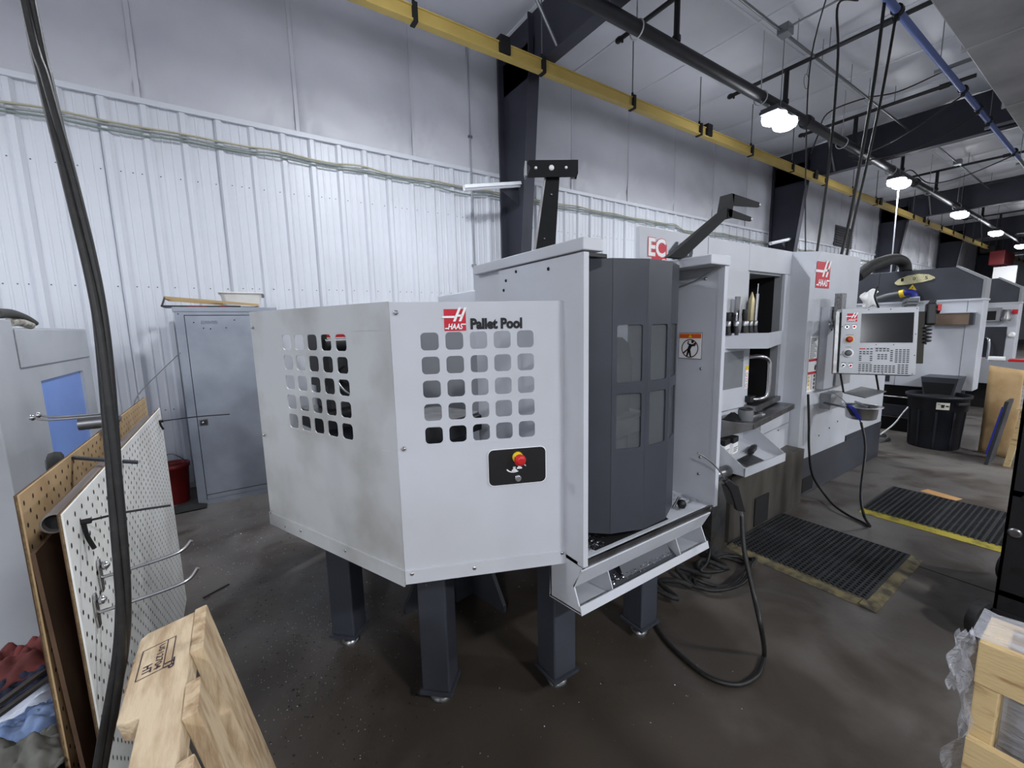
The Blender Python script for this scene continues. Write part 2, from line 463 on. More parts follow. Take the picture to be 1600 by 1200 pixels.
# steel portal frames
FX = [3.735, 12.03, 19.85, 27.7, 35.5]
FN = ['first dark steel building column and rafter, behind the pallet pool', 'second dark steel column and rafter, behind the machine with the large logo',
      'third dark steel column and rafter, behind the dark machine cover', 'fourth dark steel column and rafter, beyond the dark machine cover', 'farthest dark steel column and rafter in view']
def yc(z): return 5.45-.105*z
for fx, lab in zip(FX, FN):
    t = thing('steel_column', lab, 'steel frame', (fx, 5.4, 0), 'dark steel building frames')
    hw = .09
    part('column_web', MB().prism([(5.70, 0), (yc(0)+.01, 0), (yc(5.5)+.01, 5.5), (5.70, 5.5)], 'x', fx-.006, fx+.006), framec, t)
    part('inner_flange', MB().prism([(yc(0), 0), (yc(0)+.014, 0), (yc(5.05)+.014, 5.05), (yc(5.05), 5.05)], 'x', fx-hw, fx+hw), framec, t)
    part('outer_flange', MB().box(fx-hw, fx+hw, 5.66, 5.70, 0, 5.75), framec, t)
    part('base_plate', MB().box(fx-.13, fx+.13, 5.3, 5.7, 0, .02), framec, t)
    part('rafter_web', MB().box(fx-.006, fx+.006, -8.5, 5.66, 5.07, 5.80), framec, t)
    part('rafter_flange', MB().box(fx-hw, fx+hw, -8.5, yc(5.05), 5.056, 5.072), framec, t)
    part('knee_stiffener', MB().box(fx-hw, fx+hw, yc(5.05)-.008, yc(5.05)+.008, 5.05, 5.78), framec, t)
    part('flange_brace', MB().tube((fx-.06, 4.35, 5.07), (fx-.62, 4.35, 5.79), .022, 6), zinc, t)
    part('flange_brace', MB().tube((fx-.06, 1.2, 5.07), (fx-.62, 1.2, 5.79), .022, 6), zinc, t)

# louvre in the back wall
lv = thing('wall_louvre', 'small dark louvre in the vinyl wall, behind the hanging cords', 'vent', (16.75, WALL_Y-.05, 3.98))
part('frame', MB().box(16.05, 17.45, WALL_Y-.06, WALL_Y+.03, 3.98, 4.62), mat('louvre_dark', (66, 66, 70), .6), lv)
for k in range(8):
    z = 4.02+k*.075
    part('slat', MB().hexa([(16.1, WALL_Y-.10, z), (17.4, WALL_Y-.10, z), (17.4, WALL_Y-.05, z+.05), (16.1, WALL_Y-.05, z+.05), (16.1, WALL_Y-.10, z+.008), (17.4, WALL_Y-.10, z+.008), (17.4, WALL_Y-.05, z+.058), (16.1, WALL_Y-.05, z+.058)]), mat('louvre_slat', (84, 84, 88), .6), lv)
# ================================================================== overhead services
RY, RZ0, RZ1 = 4.62, 4.90, 5.05
ra = thing('crane_rail', 'long yellow enclosed rail hung along the back wall', 'rail', (20, RY, RZ0))
part('web', MB().box(-1, 45, RY-.012, RY+.012, RZ0+.01, RZ1), yellow, ra)
part('lower_flange', MB().box(-1, 45, RY-.045, RY+.045, RZ0-.008, RZ0+.012), yellow, ra)
part('upper_flange', MB().box(-1, 45, RY-.03, RY+.03, RZ1-.012, RZ1+.002), yellow, ra)
clipm = MB().box(-.025, .025, -.055, .055, -.02, .17).box(-.012, .012, -.012, .012, .17, .22).mesh('hanger_clip', blackm)
rodm = MB().tube((0, 0, 0), (0, 0, EAVE-RZ1-.03), .009, 6).mesh('hanger_rod', greyp)
for k in range(25):
    x = .22+1.71*k
    link('hanger_clip', clipm, ra, Vector((x, RY, RZ0))-ra.location)
    link('hanger_rod', rodm, ra, Vector((x, RY, RZ1+.05))-ra.location)
spl = MB().box(-.07, .07, -.06, .06, -.0, .19).mesh('splice_box', blackm)
for x in (3.05, 7.3, 11.6, 15.9, 20.2):
    link('splice_box', spl, ra, Vector((x, RY, RZ0+.02))-ra.location)

pipeb = mat('black_pipe', (24, 24, 27), .45, col2=(36, 36, 40), scale=3)
mp = thing('sprinkler_main', 'thick black sprinkler main running the length of the ceiling', 'pipe', (20, 3.45, 4.85))
part('pipe', MB().tube((-2, 3.45, 4.93), (45, 3.45, 4.93), .073, 16), pipeb, mp)
part('coupling', MB().tube((8.2, 3.45, 4.93), (8.3, 3.45, 4.93), .10, 16), pipeb, mp)
part('coupling', MB().tube((14.1, 3.45, 4.93), (14.2, 3.45, 4.93), .10, 16), pipeb, mp)
ring = MB()
pts = [(0, .095*math.cos(a), .095*math.sin(a)-.02) for a in [PI/2+2*PI*i/16 for i in range(17)]]
pts = [(0, 0, .2)]+[(0, p[1], p[2]) for p in pts]+[(0, 0, .2)]
ring.path(pts, .008, 6, smooth=0)
ring.tube((0, 0, .19), (0, 0, EAVE-4.93), .006, 6)
ringm = ring.mesh('hanger_loop', mat('white_zinc', (190, 190, 192), .4, .5))
for x in (1.2, 4.05, 6.75, 9.7, 12.4, 15.3, 18.2, 21.0):
    link('hanger_loop', ringm, mp, Vector((x, 3.45, 4.93))-mp.location)
ends = {0: (4.35, -6), 1: (4.33, 1.55), 2: (4.38, 1.9)}
names = ['nearest black sprinkler branch crossing under the ceiling', 'second black sprinkler branch, ending at the silver duct', 'third black sprinkler branch, passing over the blue pipe',
         'fourth black sprinkler branch, beyond the second rafter', 'fifth black sprinkler branch, beyond the second rafter', 'sixth black sprinkler branch, between the far rafters', 'seventh black sprinkler branch, between the far rafters', 'farthest black sprinkler branch in view']
for k, x in enumerate([4.75, 7.48, 10.27, 13.1, 15.9, 18.7, 21.6, 24.6]):
    ya, yb = ends.get(k, (4.4, -3))
    t = thing('sprinkler_branch', names[k], 'pipe', (x, ya, 5.45), 'black sprinkler branch pipes')
    part('pipe', MB().tube((x, yb, 5.5), (x, ya, 5.5), .03, 10), pipeb, t)
    part('end_fitting', MB().lathe([(.038, -.03), (.042, 0), (.038, .03), (.02, .05)], (x, ya, 5.5), 10, (0, 1, 0)).tube((x, ya-.06, 5.5), (x, ya-.06, 5.44), .016, 8), pipeb, t)
    part('riser', MB().tube((x, 3.45, 4.93), (x, 3.45, 5.5), .035, 10).lathe([(.05, -.03), (.052, .0), (.05, .03)], (x, 3.45, 5.04), 10), pipeb, t)
    part('tee', MB().tube((x, 2.2, 5.5), (x, 2.32, 5.5), .042, 10), pipeb, t)
    part('hanger_rod', MB().tube((x, 2.9, 5.5), (x, 2.9, EAVE), .006, 6), zinc, t)

bl = thing('air_pipe', 'blue compressed air pipe under the ceiling, beside the silver duct', 'pipe', (8, 1.84, 4.95))
part('pipe', MB().tube((2, 1.83, 4.99), (14.2, 1.85, 4.99), .037, 12), mat('blue_pipe', (98, 118, 178), .4), bl)
part('grey_run', MB().tube((14.2, 1.86, 5.0), (30, 1.9, 5.0), .03, 10), zinc, bl)
for x in (6.35, 9.3, 10.3, 11.1, 13.6, 15.5):
    part('clamp', MB().tube((x-.04, 1.84, 5), (x+.04, 1.84, 5), .055, 10).box(x-.02, x+.02, 1.82, 1.86, 4.9, 4.96), black, bl)
for x in (8.45, 11.7, 15.0):
    t = part('strut', MB().box(x-.02, x+.02, -.5, 1.98, 5.03, 5.07), zinc, bl)
    part('strut_rod', MB().tube((x, 1.93, 5.05), (x, 1.93, EAVE), .006, 6), zinc, bl)

co = thing('ceiling_conduit', 'thin grey conduit with a junction box under the ceiling', 'conduit', (7.5, 3.07, 5.48))
part('run', MB().tube((3.9, 3.07, 5.5), (11.95, 3.1, 5.5), .019, 8), zinc, co)
part('cross_run', MB().tube((6.5, 3.06, 5.52), (6.47, -2, 5.52), .014, 8), zinc, co)
part('junction_box', MB().box(6.42, 6.58, 2.98, 3.12, 5.44, 5.56), zinc, co, bevel=.006)
for x in (5.2, 6.9, 7.7, 8.8, 9.6):
    part('rod', MB().tube((x, 3.07, 5.5), (x, 3.07, EAVE), .005, 6), zinc, co)
co2 = thing('ceiling_conduit', 'thin grey conduit between the second and third rafters', 'conduit', (15.5, 3.0, 5.48))
part('run', MB().tube((12.2, 3.0, 5.5), (19.7, 3.05, 5.5), .019, 8), zinc, co2)
part('junction_box', MB().box(15.4, 15.56, 2.94, 3.08, 5.44, 5.56), zinc, co2, bevel=.006)

du = thing('air_duct', 'wide silver sheet metal duct hung below the ceiling', 'duct', (10, .6, 4.8))
part('body', MB().box(1, 24, -.5, 1.51, 4.8, 5.03), ducts, du, bevel=.01)
for x in (2.5, 5.0, 7.5, 10, 12.5, 15, 17.5, 20):
    part('flange_joint', MB().box(x-.02, x+.02, -.53, 1.54, 4.785, 5.035), ducts, du)
for x in (3.7, 8.7, 13.7, 18.7):
    part('hanger_strap', MB().box(x-.02, x+.02, 1.515, 1.525, 5.0, EAVE), zinc, du)

# high bay lamps: two lens modules under a finned driver housing
lens = mat('lamp_lens', (255, 255, 255), .4, emit=(240, 244, 255), estr=22.0)
housm = mat('lamp_housing', (70, 70, 74), .5)
hb = MB().box(-.34, .34, -.13, .13, .06, .10).box(-.10, .10, -.06, .06, .10, .19)
for k in range(9): hb.box(-.32+k*.08-.006, -.32+k*.08+.006, -.12, .12, .10, .135)
hb_me = hb.mesh('housing', housm)
lz_me = MB().lathe([(.16, .06), (.165, .02), (.15, -.03), (.10, -.06), (.02, -.07)], n=20).mesh('lens', lens)
hw_me = MB().tube((0, 0, .19), (0, 0, EAVE-LAMP_Z), .006, 6).mesh('hanging_wire', zinc)
lampn = ['unseen high bay lamp above the pallet pool', 'nearest glowing high bay lamp below the black sprinkler main', 'second nearest glowing high bay lamp', 'third glowing high bay lamp along the ceiling', 'fourth glowing high bay lamp along the ceiling', 'farthest glowing high bay lamp along the ceiling']
def lamp(x, y, lab, grp):
    t = thing('high_bay_lamp', lab, 'lamp', (x, y, LAMP_Z), grp)
    link('housing', hb_me, t); link('lens', lz_me, t, (-.165, 0, 0)); link('lens', lz_me, t, (.165, 0, 0)); link('hanging_wire', hw_me, t)
    ld = bpy.data.lights.new('lamp_light', 'AREA'); ld.shape = 'RECTANGLE'; ld.size = .7; ld.size_y = .3
    ld.energy = LAMP_W[1 if y > 0 else -1]; ld.color = (.93, .96, 1.0)
    lo = bpy.data.objects.new('lamp_light', ld); COL.objects.link(lo); lo.parent = t; lo.location = (0, 0, -.09)
    pd = bpy.data.lights.new('lamp_fill', 'POINT'); pd.energy = LAMP_FILL; pd.shadow_soft_size = .12; pd.color = (.93, .96, 1.0)  # added fill light for the ceiling, no real source of its own
    po = bpy.data.objects.new('lamp_fill', pd); COL.objects.link(po); po.parent = t; po.location = (0, 0, -.22)
    return t
for y, xs in LAMP_ROWS:
    for k, x in enumerate(xs):
        lamp(x, y, lampn[k] if y > 0 else 'high bay lamp in the row behind the camera', 'high bay lamps over the machines' if y > 0 else 'high bay lamps behind the camera')
for x, y in LAMP_EXTRA:
    lamp(x, y, 'high bay lamp above the grey cabinet', 'high bay lamps over the machines')

# bar lights bracketed to the columns
for fx, lab in ((3.735, 'white bar light bracketed to the first steel column'), (12.03, 'white bar light bracketed to the second steel column'), (19.85, 'white bar light bracketed to the third steel column')):
    t = thing('bar_light', lab, 'bar light', (fx-.5, 5.22, 3.6), 'bar lights on the columns')
    a, b = Vector((fx-.95, 5.25, 3.55)), Vector((fx-.05, 5.22, 3.73))
    up = Vector((0, 0, 1)); out = Vector((0, -1, 0))
    bm_ = MB().hexa([a-out*.04-up*.02, a+out*.05-up*.02, b+out*.05-up*.02, b-out*.04-up*.02, a-out*.03+up*.03, a+out*.03+up*.03, b+out*.03+up*.03, b-out*.03+up*.03])
    part('housing', bm_, mat('bar_light_white', (225, 228, 232), .35), t, bevel=.006)
    part('diffuser', MB().tube(a-up*.028, b-up*.028, .02, 8), mat('bar_diffuser', (245, 246, 250), .3), t)
    part('bracket', MB().hexa([b-up*.04+Vector((0, .05, 0)), b-up*.04+Vector((-.3, .05, -.06)), b+Vector((-.3, .06, -.11)), b+Vector((0, .06, -.28)), b-up*.04+Vector((0, .04, 0)), b-up*.04+Vector((-.3, .04, -.06)), b+Vector((-.3, .05, -.11)), b+Vector((0, .05, -.28))]), darker, t)

# cables strung along the wall under the trim
random.seed(11)
wirec = [('tan cable strung highest under the white trim', (176, 172, 146), 3.73, .010), ('grey cable sagging between clips under the white trim', (150, 156, 152), 3.70, .009), ('green-grey cable strung lowest under the white trim', (128, 142, 134), 3.665, .009)]
for lab, c, z, r in wirec:
    pts = []
    x = -3.0
    while x < 30:
        sag = .025*random.random() if random.random() < .75 else .10*random.random()
        pts += [(x, WALL_Y-.055, z+random.uniform(-.012, .012)), (x+.3, WALL_Y-.05, z-sag*.8), (x+.6, WALL_Y-.05, z-sag)]
        x += .915
    mbw = MB().path(pts, r, 6, 3)
    single('wall_cable', mbw, mat('cable_%s' % c[0], c, .5), lab, 'cable', 'cables along the wall')
t = thing('wall_conduit', 'thin grey conduit running down the wall left of the first column', 'conduit', (3.15, 5.7, 0))
part('run', MB().tube((3.15, 5.69, .1), (3.15, 5.69, EAVE), .013, 8), mat('paint_conduit', (150, 152, 160), .5), t)
for z in (1.2, 2.6, 4.4):
    part('strap', MB().box(3.12, 3.18, 5.67, 5.72, z, z+.03), zinc, t)

# cords hanging from the blue pipe down to the machine
cordsp = [
 ('thick black cord hanging beside the blue pipe to the machine top', [(6.02, 1.86, 5.0), (5.93, 1.86, 4.2), (5.78, 1.87, 3.4), (5.66, 1.88, 2.8), (5.52, 1.9, 2.28)], .016),
 ('thick black cord clipped to the blue pipe, rightmost of those over the machine', [(6.35, 1.85, 4.96), (6.2, 1.86, 4.2), (6.0, 1.88, 3.4), (5.84, 1.9, 2.8), (5.74, 1.92, 2.3)], .014),
 ('black cord looping from the branch pipe down to the machine top', [(6.6, 2.3, 5.46), (6.2, 2.35, 5.3), (5.9, 2.2, 4.6), (5.5, 2.05, 3.6), (5.3, 2.0, 2.9), (5.15, 1.98, 2.3)], .013),
 ('thin grey cord hanging down over the logo panel', [(5.9, 2.3, 5.46), (5.5, 2.3, 4.5), (5.3, 2.2, 3.4), (5.22, 2.1, 2.3)], .007)]
for lab, pts, r in cordsp:
    single('hanging_cord', MB().path(pts, r, 8, 6), cabm, lab, 'cord', 'cords hanging to the machine')
loopw = [
 ('black cable swagged from the blue pipe to the second rafter', [(9.3, 1.84, 4.92), (9.4, 2.3, 4.72), (10.0, 3.0, 4.72), (10.6, 3.6, 4.9), (11.0, 3.75, 5.15)], .012),
 ('black cable swagged lower from the blue pipe to the second rafter', [(10.3, 1.84, 4.92), (10.3, 2.4, 4.66), (10.4, 3.1, 4.66), (10.7, 3.6, 4.85), (11.2, 3.75, 5.15)], .012),
 ('black cable arching over the third branch pipe', [(8.5, 1.84, 5.05), (9.3, 2.6, 5.3), (9.7, 3.2, 5.55), (9.4, 3.6, 5.4), (9.2, 3.65, 5.0), (9.1, 3.7, 4.7)], .011),
 ('black cable swagged beyond the second rafter', [(13.6, 1.84, 4.92), (13.9, 2.6, 4.78), (14.6, 3.3, 4.95), (14.4, 3.6, 5.3), (13.9, 3.66, 5.15)], .012)]
for lab, pts, r in loopw:
    single('ceiling_cable', MB().path(pts, r, 6, 6), cabm, lab, 'cable', 'cables swagged from the blue pipe')
single('lamp_cord', MB().tube((12.62, 3.35, 4.72), (12.66, 3.35, 2.5), .013, 6), mat('pale_cord', (210, 212, 220), .5), 'pale straight cord hanging under the second nearest lamp', 'cord')
ww = thing('wire_coil', 'small coil of thin wire hanging from the ceiling', 'wire', (7.6, 3.2, 5.2))
part('coil', MB().path([(7.55+.10*math.cos(a)*.8, 3.2, 5.24+.10*math.sin(a)) for a in [i*.5 for i in range(14)]], .004, 5, 2), greyp, ww)
part('tail', MB().path([(7.55, 3.2, 5.34), (7.6, 3.2, 5.5), (7.7, 3.2, 5.8)], .004, 5, 4), greyp, ww)

# red hoist far down the rail
h = thing('chain_hoist', 'dark red hoist hanging on the far end of the yellow rail', 'hoist', (31.5, 4.4, 3.5))
part('body', MB().box(30.6, 33.2, 4.0, 4.5, 4.1, 4.75), mat('hoist_red', (110, 24, 28), .5), h, bevel=.03)
part('trolley', MB().box(30.7, 31.6, 4.35, 4.85, 4.75, 5.0), blackm, h)
part('strap', MB().tube((31.2, 4.2, 2.6), (31.2, 4.2, 4.1), .03, 8), black, h)
part('tag_board', MB().box(30.9, 31.0, 3.6, 4.35, 2.9, 4.0), white, h)
part('post', MB().box(31.9, 32.3, 3.75, 4.05, 0, 4.1), mat('pale_post', (200, 204, 214), .5), h)
# ================================================================== pallet pool
def logo(parent, M, u0, u1, z0, z1, lift=.001):
    """red square with a slanted white H breaking out of it and the maker's name below"""
    W, H = u1-u0, z1-z0
    lg = part('logo', MB(M).add([(u0, lift, z0), (u1, lift, z0), (u1, lift, z0+H*.93), (u0, lift, z0+H*.93)], [(0, 1, 2, 3)]), red, parent, label='red logo with a slanted white H')
    def q(pts): return [(u0+W*x, lift*2.2, z0+H*y) for x, y in pts]
    e = MB(M)
    e.poly(q([(.40, .40), (.52, .40), (.80, 1.0), (.68, 1.0)]))
    e.poly(q([(.66, .40), (.78, .40), (1.06, 1.0), (.94, 1.0)]))
    e.poly(q([(-.10, .55), (.47, .55), (.50, .64), (-.06, .64)]))
    e.poly(q([(.60, .60), (.86, .60), (.89, .69), (.64, .69)]))
    part('white_emblem', e, white, lg, recalc=False)
    e = MB(M)
    e.poly(q([(.02, .08), (.16, .08), (.18, .13), (.04, .13)]))
    e.poly(q([(.80, .25), (.99, .25), (.99, .30), (.80, .30)]))
    part('name_rule', e, white, lg, recalc=False)
    lettering('name', 'HAAS', white, lg, M, u0+W*.16, u0+W*.86, z0+H*.06, z0+H*.31, off=.03, lift=lift*2.4, shear=.25)
    return lg
KX, KY = .466, 1.455
A = math.radians(22.5); ca, sa = math.cos(A), math.sin(A)
FF = frame((KX, KY, 0), (ca, -sa, 0), (-sa, -ca, 0))
FL = frame((KX, KY, 0), (-sa, ca, 0), (-ca, -sa, 0))
pp = thing('pallet_pool', 'light grey pallet pool with square cut-outs on dark legs', 'pallet pool', (1.1, 2.0, 0))
fp = part('front_panel', perf(MB(FF), 0, .632, .752, 1.79, .088, .5225, 1.268, 1.695, 5, 5, .063, .063, .015), paint, pp, solid=.004, label='clean front panel with a five by five grid of openings')
part('skirt', MB(FF).box(.0, .655, .002, .008, .745, .798), paint, fp)
lp = part('side_panel', perf(MB(FL), 0, .985, .752, 1.793, .2395, .7285, 1.255, 1.695, 5, 5, .071, .065, .016), paintd, pp, solid=.004, label='worn side panel with a five by five grid of openings')
part('skirt', MB(FL).box(.0, .985, .002, .008, .735, .80), paintd, lp)
part('corner_post', MB().box(KX+.005, KX+.035, KY+.005, KY+.035, .76, 1.78), paintd, pp)
for u, z in ((.022, 1.755), (.022, 1.27), (.025, .785), (.26, .775), (.615, .79)):
    screw(fp, FF @ Vector((u, .006, z)), FF.to_3x3() @ Vector((0, 1, 0)), chrome, .009)
for u, z in ((.96, 1.72), (.96, 1.2), (.97, .80), (.70, .775), (.36, .775), (.84, .76)):
    screw(lp, FL @ Vector((u, .006, z)), FL.to_3x3() @ Vector((0, 1, 0)), chrome, .008)
logo(fp, FF, .185, .262, 1.688, 1.77, .0035)
lettering('title', 'Pallet Pool', blackp, fp, FF, .278, .468, 1.691, 1.731, off=.05, lift=.0035)
# stop button plate
ep = part('stop_plate', MB(FF).prism([(x, z) for x, z in roundrect(.325, .553, 1.096, 1.241, .022)], 'y', .003, .0045), white, fp, label='black control plate with white outline')
part('plate_face', MB(FF).prism([(x, z) for x, z in roundrect(.328, .550, 1.099, 1.238, .020)], 'y', .0045, .006), black, ep)
nF = FF.to_3x3() @ Vector((0, 1, 0))
eb = part('stop_button', MB().lathe([(.021, .0), (.021, .010), (.012, .014), (.012, .03)], FF @ Vector((.44, .006, 1.205)), 20, nF), safety, fp)
part('button_cap', MB().lathe([(.012, .02), (.021, .028), (.0225, .036), (.020, .044), (.010, .048)], FF @ Vector((.442, .006, 1.203)), 20, nF), redp, eb, label='red mushroom button')
part('reset_button', MB().lathe([(.013, 0), (.013, .006), (.009, .008)], FF @ Vector((.44, .006, 1.122)), 16, nF), chrome, fp)
ar = MB(FF)
for c0, a0, a1 in ((.424, -2.9, -.9), (.452, .1, 1.9)):
    cz = 1.163 if a0 < -1 else 1.166; R0, R1 = (.024, .030) if a0 < -1 else (.016, .021)
    pts = [(c0+R1*math.cos(a0+(a1-a0)*i/8), .0066, cz+R1*.6*math.sin(a0+(a1-a0)*i/8)) for i in range(9)]+[(c0+R0*math.cos(a1-(a1-a0)*i/8), .0066, cz+R0*.6*math.sin(a1-(a1-a0)*i/8)) for i in range(9)]
    ar.poly(pts)
for c0, z0 in ((.426, 1.150), (.446, 1.158)):
    ar.poly([(c0-.010, .0066, z0), (c0+.010, .0066, z0), (c0+.010, .0066, z0+.006), (c0+.005, .0066, z0+.008), (c0+.005, .0066, z0+.018), (c0-.005, .0066, z0+.018), (c0-.005, .0066, z0+.008), (c0-.010, .0066, z0+.006)])
part('turn_symbol', ar, white, ep, recalc=False)

# interior: tray, rear panels, pallets with fixtures
tray = [(.49, 1.47), (1.05, 1.24), (1.93, 1.24), (2.2, 1.75), (2.2, 3.2), (1.38, 3.6), (.48, 3.22), (.11, 2.37)]
part('tray', MB().prism(tray, 'z', .755, .785), dark, pp)
Lp = [(.09, 2.364), (.47, 3.27), (1.38, 3.65), (2.2, 3.3)]
for i in range(3):
    (xa, ya), (xb, yb) = Lp[i], Lp[i+1]
    part('rear_panel', MB().hexa([(xa, ya, .752), (xb, yb, .752), (xb, yb+.008, .752), (xa, ya+.008, .752), (xa, ya, 1.79), (xb, yb, 1.79), (xb, yb+.008, 1.79), (xa, ya+.008, 1.79)]), paint, pp)
part('partition', MB().box(1.24, 1.25, 2.35, 3.3, .785, 1.75), paintg, pp)
part('partition', MB().box(1.25, 2.15, 2.60, 2.61, .785, 1.75), paint, pp)
cast = mat('cast_iron', (60, 61, 63), .5, .3, col2=(44, 44, 46), scale=14)
for (cx, cy, rot, tall) in ((.86, 2.02, .4, 0), (.50, 2.62, .2, 1), (1.56, 1.54, .1, 2)):
    F = rotz((cx, cy, 0), rot)
    st = part('pallet_stand', MB(F).prism([(-.16, .785), (.16, .785), (.11, 1.16), (-.11, 1.16)], 'y', -.10, .10), dark, pp)
    pl = part('pallet', MB(F).prism(roundrect(-.19, .19, -.19, .19, .05, 2), 'z', 1.16, 1.24), cast, pp, bevel=.006)
    part('pallet_top', MB(F).prism(roundrect(-.17, .17, -.17, .17, .04, 2), 'z', 1.24, 1.252), steel, pl)
    if tall == 1:
        part('fixture', MB(F).box(-.09, .13, -.11, .09, 1.252, 1.62), cast, pp, bevel=.01)
        part('fixture_arm', MB(F).box(-.15, -.10, -.16, .04, 1.40, 1.70).tube((-.12, -.17, 1.62), (.14, -.17, 1.62), .035, 12), black, pp)
        part('fixture_arm', MB(F).box(.12, .17, -.16, .04, 1.36, 1.66).tube((0, -.13, 1.45), (0, -.17, 1.45), .05, 12), black, pp)
        part('red_clip', MB(F).box(-.13, .14, -.15, -.09, 1.66, 1.70), redp, pp)
        part('chrome_bow', MB(F).path([(-.05, -.13, 1.42), (-.02, -.15, 1.36), (.04, -.16, 1.32), (.11, -.16, 1.33)], .009, 8, 5), chrome, pp)
    if tall == 2:
        part('fixture', MB(F).prism([(-.13, 1.252), (.10, 1.252), (.12, 1.45), (.09, 1.60), (.03, 1.635), (-.13, 1.62)], 'y', -.12, .10), blackm, pp)
        part('fixture_knob', MB(F).tube((.11, -.08, 1.53), (.15, -.08, 1.53), .014, 8), blackm, pp)

# loading frame on the right
XL, XR, YF = 1.045, 1.93, 1.115
part('frame_side', MB().box(XL, XL+.014, YF, 1.66, .77, 1.95), paint, pp, label='left side plate of the loading frame')
part('frame_side', MB().box(XR, XR+.016, YF, 1.86, .785, 1.96), paint, pp, label='right side plate of the loading frame')
part('frame_post', MB().box(XL-.002, XL+.022, YF-.012, YF+.02, .775, 1.95), paint, pp)
part('frame_post', MB().box(XR-.004, XR+.024, YF-.012, YF+.02, .785, 1.96), paint, pp)
part('rear_box', MB().box(XL+.02, XL+.2, 1.66, 1.93, .785, 1.965), paint, pp, bevel=.004)
tb = part('top_beam', MB().box(XL-.012, XL+.085, YF-.02, 1.88, 1.955, 1.998), paint, pp, bevel=.004)
part('top_beam', MB().box(XR-.13, XR+.026, YF-.02, 1.88, 1.955, 1.998), paint, pp, bevel=.004)
part('beam_gusset', MB().prism([(YF+.01, 1.955), (1.86, 1.955), (1.86, 1.80), (1.5, 1.84), (1.25, 1.90)], 'x', XR-.02, XR-.004), paintg, pp)
part('rear_cover', MB().box(1.72, 1.93, 1.86, 1.875, .785, 1.955), paint, pp)
for y, z in ((1.60, 1.90), (1.52, 1.93), (1.30, 1.915), (1.60, 1.80), (1.62, 1.86)):
    screw(pp, (XL-.001, y, z), (-1, 0, 0), blackp, .007, 'bolt_hole')
for y, z in ((1.20, 1.905), (1.205, 1.47), (1.19, 1.02), (1.195, .93)):
    screw(pp, (XR-.001, y, z), (-1, 0, 0), chrome, .008)
part('latch', MB().box(1.13, 1.26, 1.20, 1.26, 1.955, 1.972).lathe([(.012, 0), (.012, .02), (.004, .028)], (1.16, 1.22, 1.972), 8), black, pp, bevel=.003)

# faceted drum door
DC, DR, DN, DP = Vector((1.444, 1.488, 0)), .393, 16, -121.4
dz0, dz1 = .835, 1.948
def dvert(k):
    a = math.radians(DP+360/DN*k); return DC+Vector((DR*math.cos(a), DR*math.sin(a), 0))
part('drum_cap', MB().prism([(DC.x+(dvert(k).x-DC.x)*.985, DC.y+(dvert(k).y-DC.y)*.985) for k in range(-4, 7)], 'z', dz1-.012, dz1-.002), dark, pp)
part('drum_floor', MB().prism([(DC.x+(dvert(k).x-DC.x)*.985, DC.y+(dvert(k).y-DC.y)*.985) for k in range(-4, 7)], 'z', dz0, dz0+.006), dark, pp)
for k in range(-4, 6):
    p0, p1 = dvert(k), dvert(k+1)
    ux = (p1-p0).normalized(); uy = Vector((ux.y, -ux.x, 0)); wd = (p1-p0).length
    F = frame(p0, ux, uy)
    if k in (0, 1, 2):
        g0, g1 = .004, wd-.004
        o = part('drum_facet', perf(MB(F), 0, wd, dz0, dz1, g0, g1, 1.172, 1.718, 1, 2, g1-g0-.034, .228, .01), dark, pp, solid=.006)
        for z0, z1 in ((1.19, 1.435), (1.465, 1.71)):
            part('window', MB(F).box(g0+.01, g1-.01, -.006, -.004, z0, z1), glass, o)
    else:
        part('drum_facet', MB(F).box(0, wd, -.003, .003, dz0, dz1), dark, pp)
part('drum_base', MB().lathe([(.30, .792), (.30, .835)], (DC.x, DC.y, 0), 24), blackm, pp)
kb = part('lever', MB().tube((1.735, 1.20, .80), (1.765, 1.19, .85), .006, 8), steel, pp)
part('lever_ball', MB().lathe([(.004, -.022), (.016, -.017), (.022, 0), (.016, .017), (.004, .022)], (1.75, 1.165, .825), 12), blackp, kb)

# sill, chip gutter
part('sill_tray', MB().box(XL+.014, XR, YF+.015, 1.80, .785, .792), paint, pp)
part('drum_pit', MB().prism([(1.15, YF+.03), (1.62, YF+.03), (1.68, 1.30), (1.60, 1.60), (1.12, 1.60), (1.09, 1.30)], 'z', .7925, .7945), blackm, pp)
part('sill_strip', MB().hexa([(XL+.02, YF+.004, .752), (XR-.0, YF+.004, .752), (XR, YF+.010, .752), (XL+.02, YF+.010, .752), (XL+.02, YF-.006, .793), (XR, YF-.006, .793), (XR, YF, .793), (XL+.02, YF, .793)]), steel, pp)
def slab_x(x0, x1, a, b, t=.006):
    (ya, za), (yb, zb) = a, b
    d = Vector((yb-ya, zb-za)).normalized(); n = Vector((-d.y, d.x))*t
    return [(ya, za), (yb, zb), (yb+n.x, zb+n.y), (ya+n.x, za+n.y)]
gx0, gx1 = XL, 1.915
gt = part('gutter_face', MB().prism(slab_x(0, 0, (YF-.003, .755), (1.158, .665)), 'x', gx0, gx1), paint, pp)
part('gutter_floor', MB().prism(slab_x(0, 0, (1.118, .572), (1.315, .545)), 'x', gx0, gx1), paint, pp)
part('gutter_lip', MB().prism(slab_x(0, 0, (1.118, .566), (1.127, .600)), 'x', gx0, gx1), paint, pp)
part('gutter_back', MB().box(gx0, gx1, 1.30, 1.308, .545, .70), paintg, pp)
endp = [(YF-.006, .785), (1.158, .665), (1.116, .568), (1.315, .54), (1.305, .70), (1.25, .785)]
for x in (gx0, gx1-.006):
    part('gutter_end', MB().prism(endp, 'x', x, x+.006), paint, pp)
for x in (1.235, 1.70):
    part('gutter_divider', MB().prism([(1.158, .665), (1.12, .575), (1.30, .55), (1.30, .68)], 'x', x, x+.004), paint, pp)
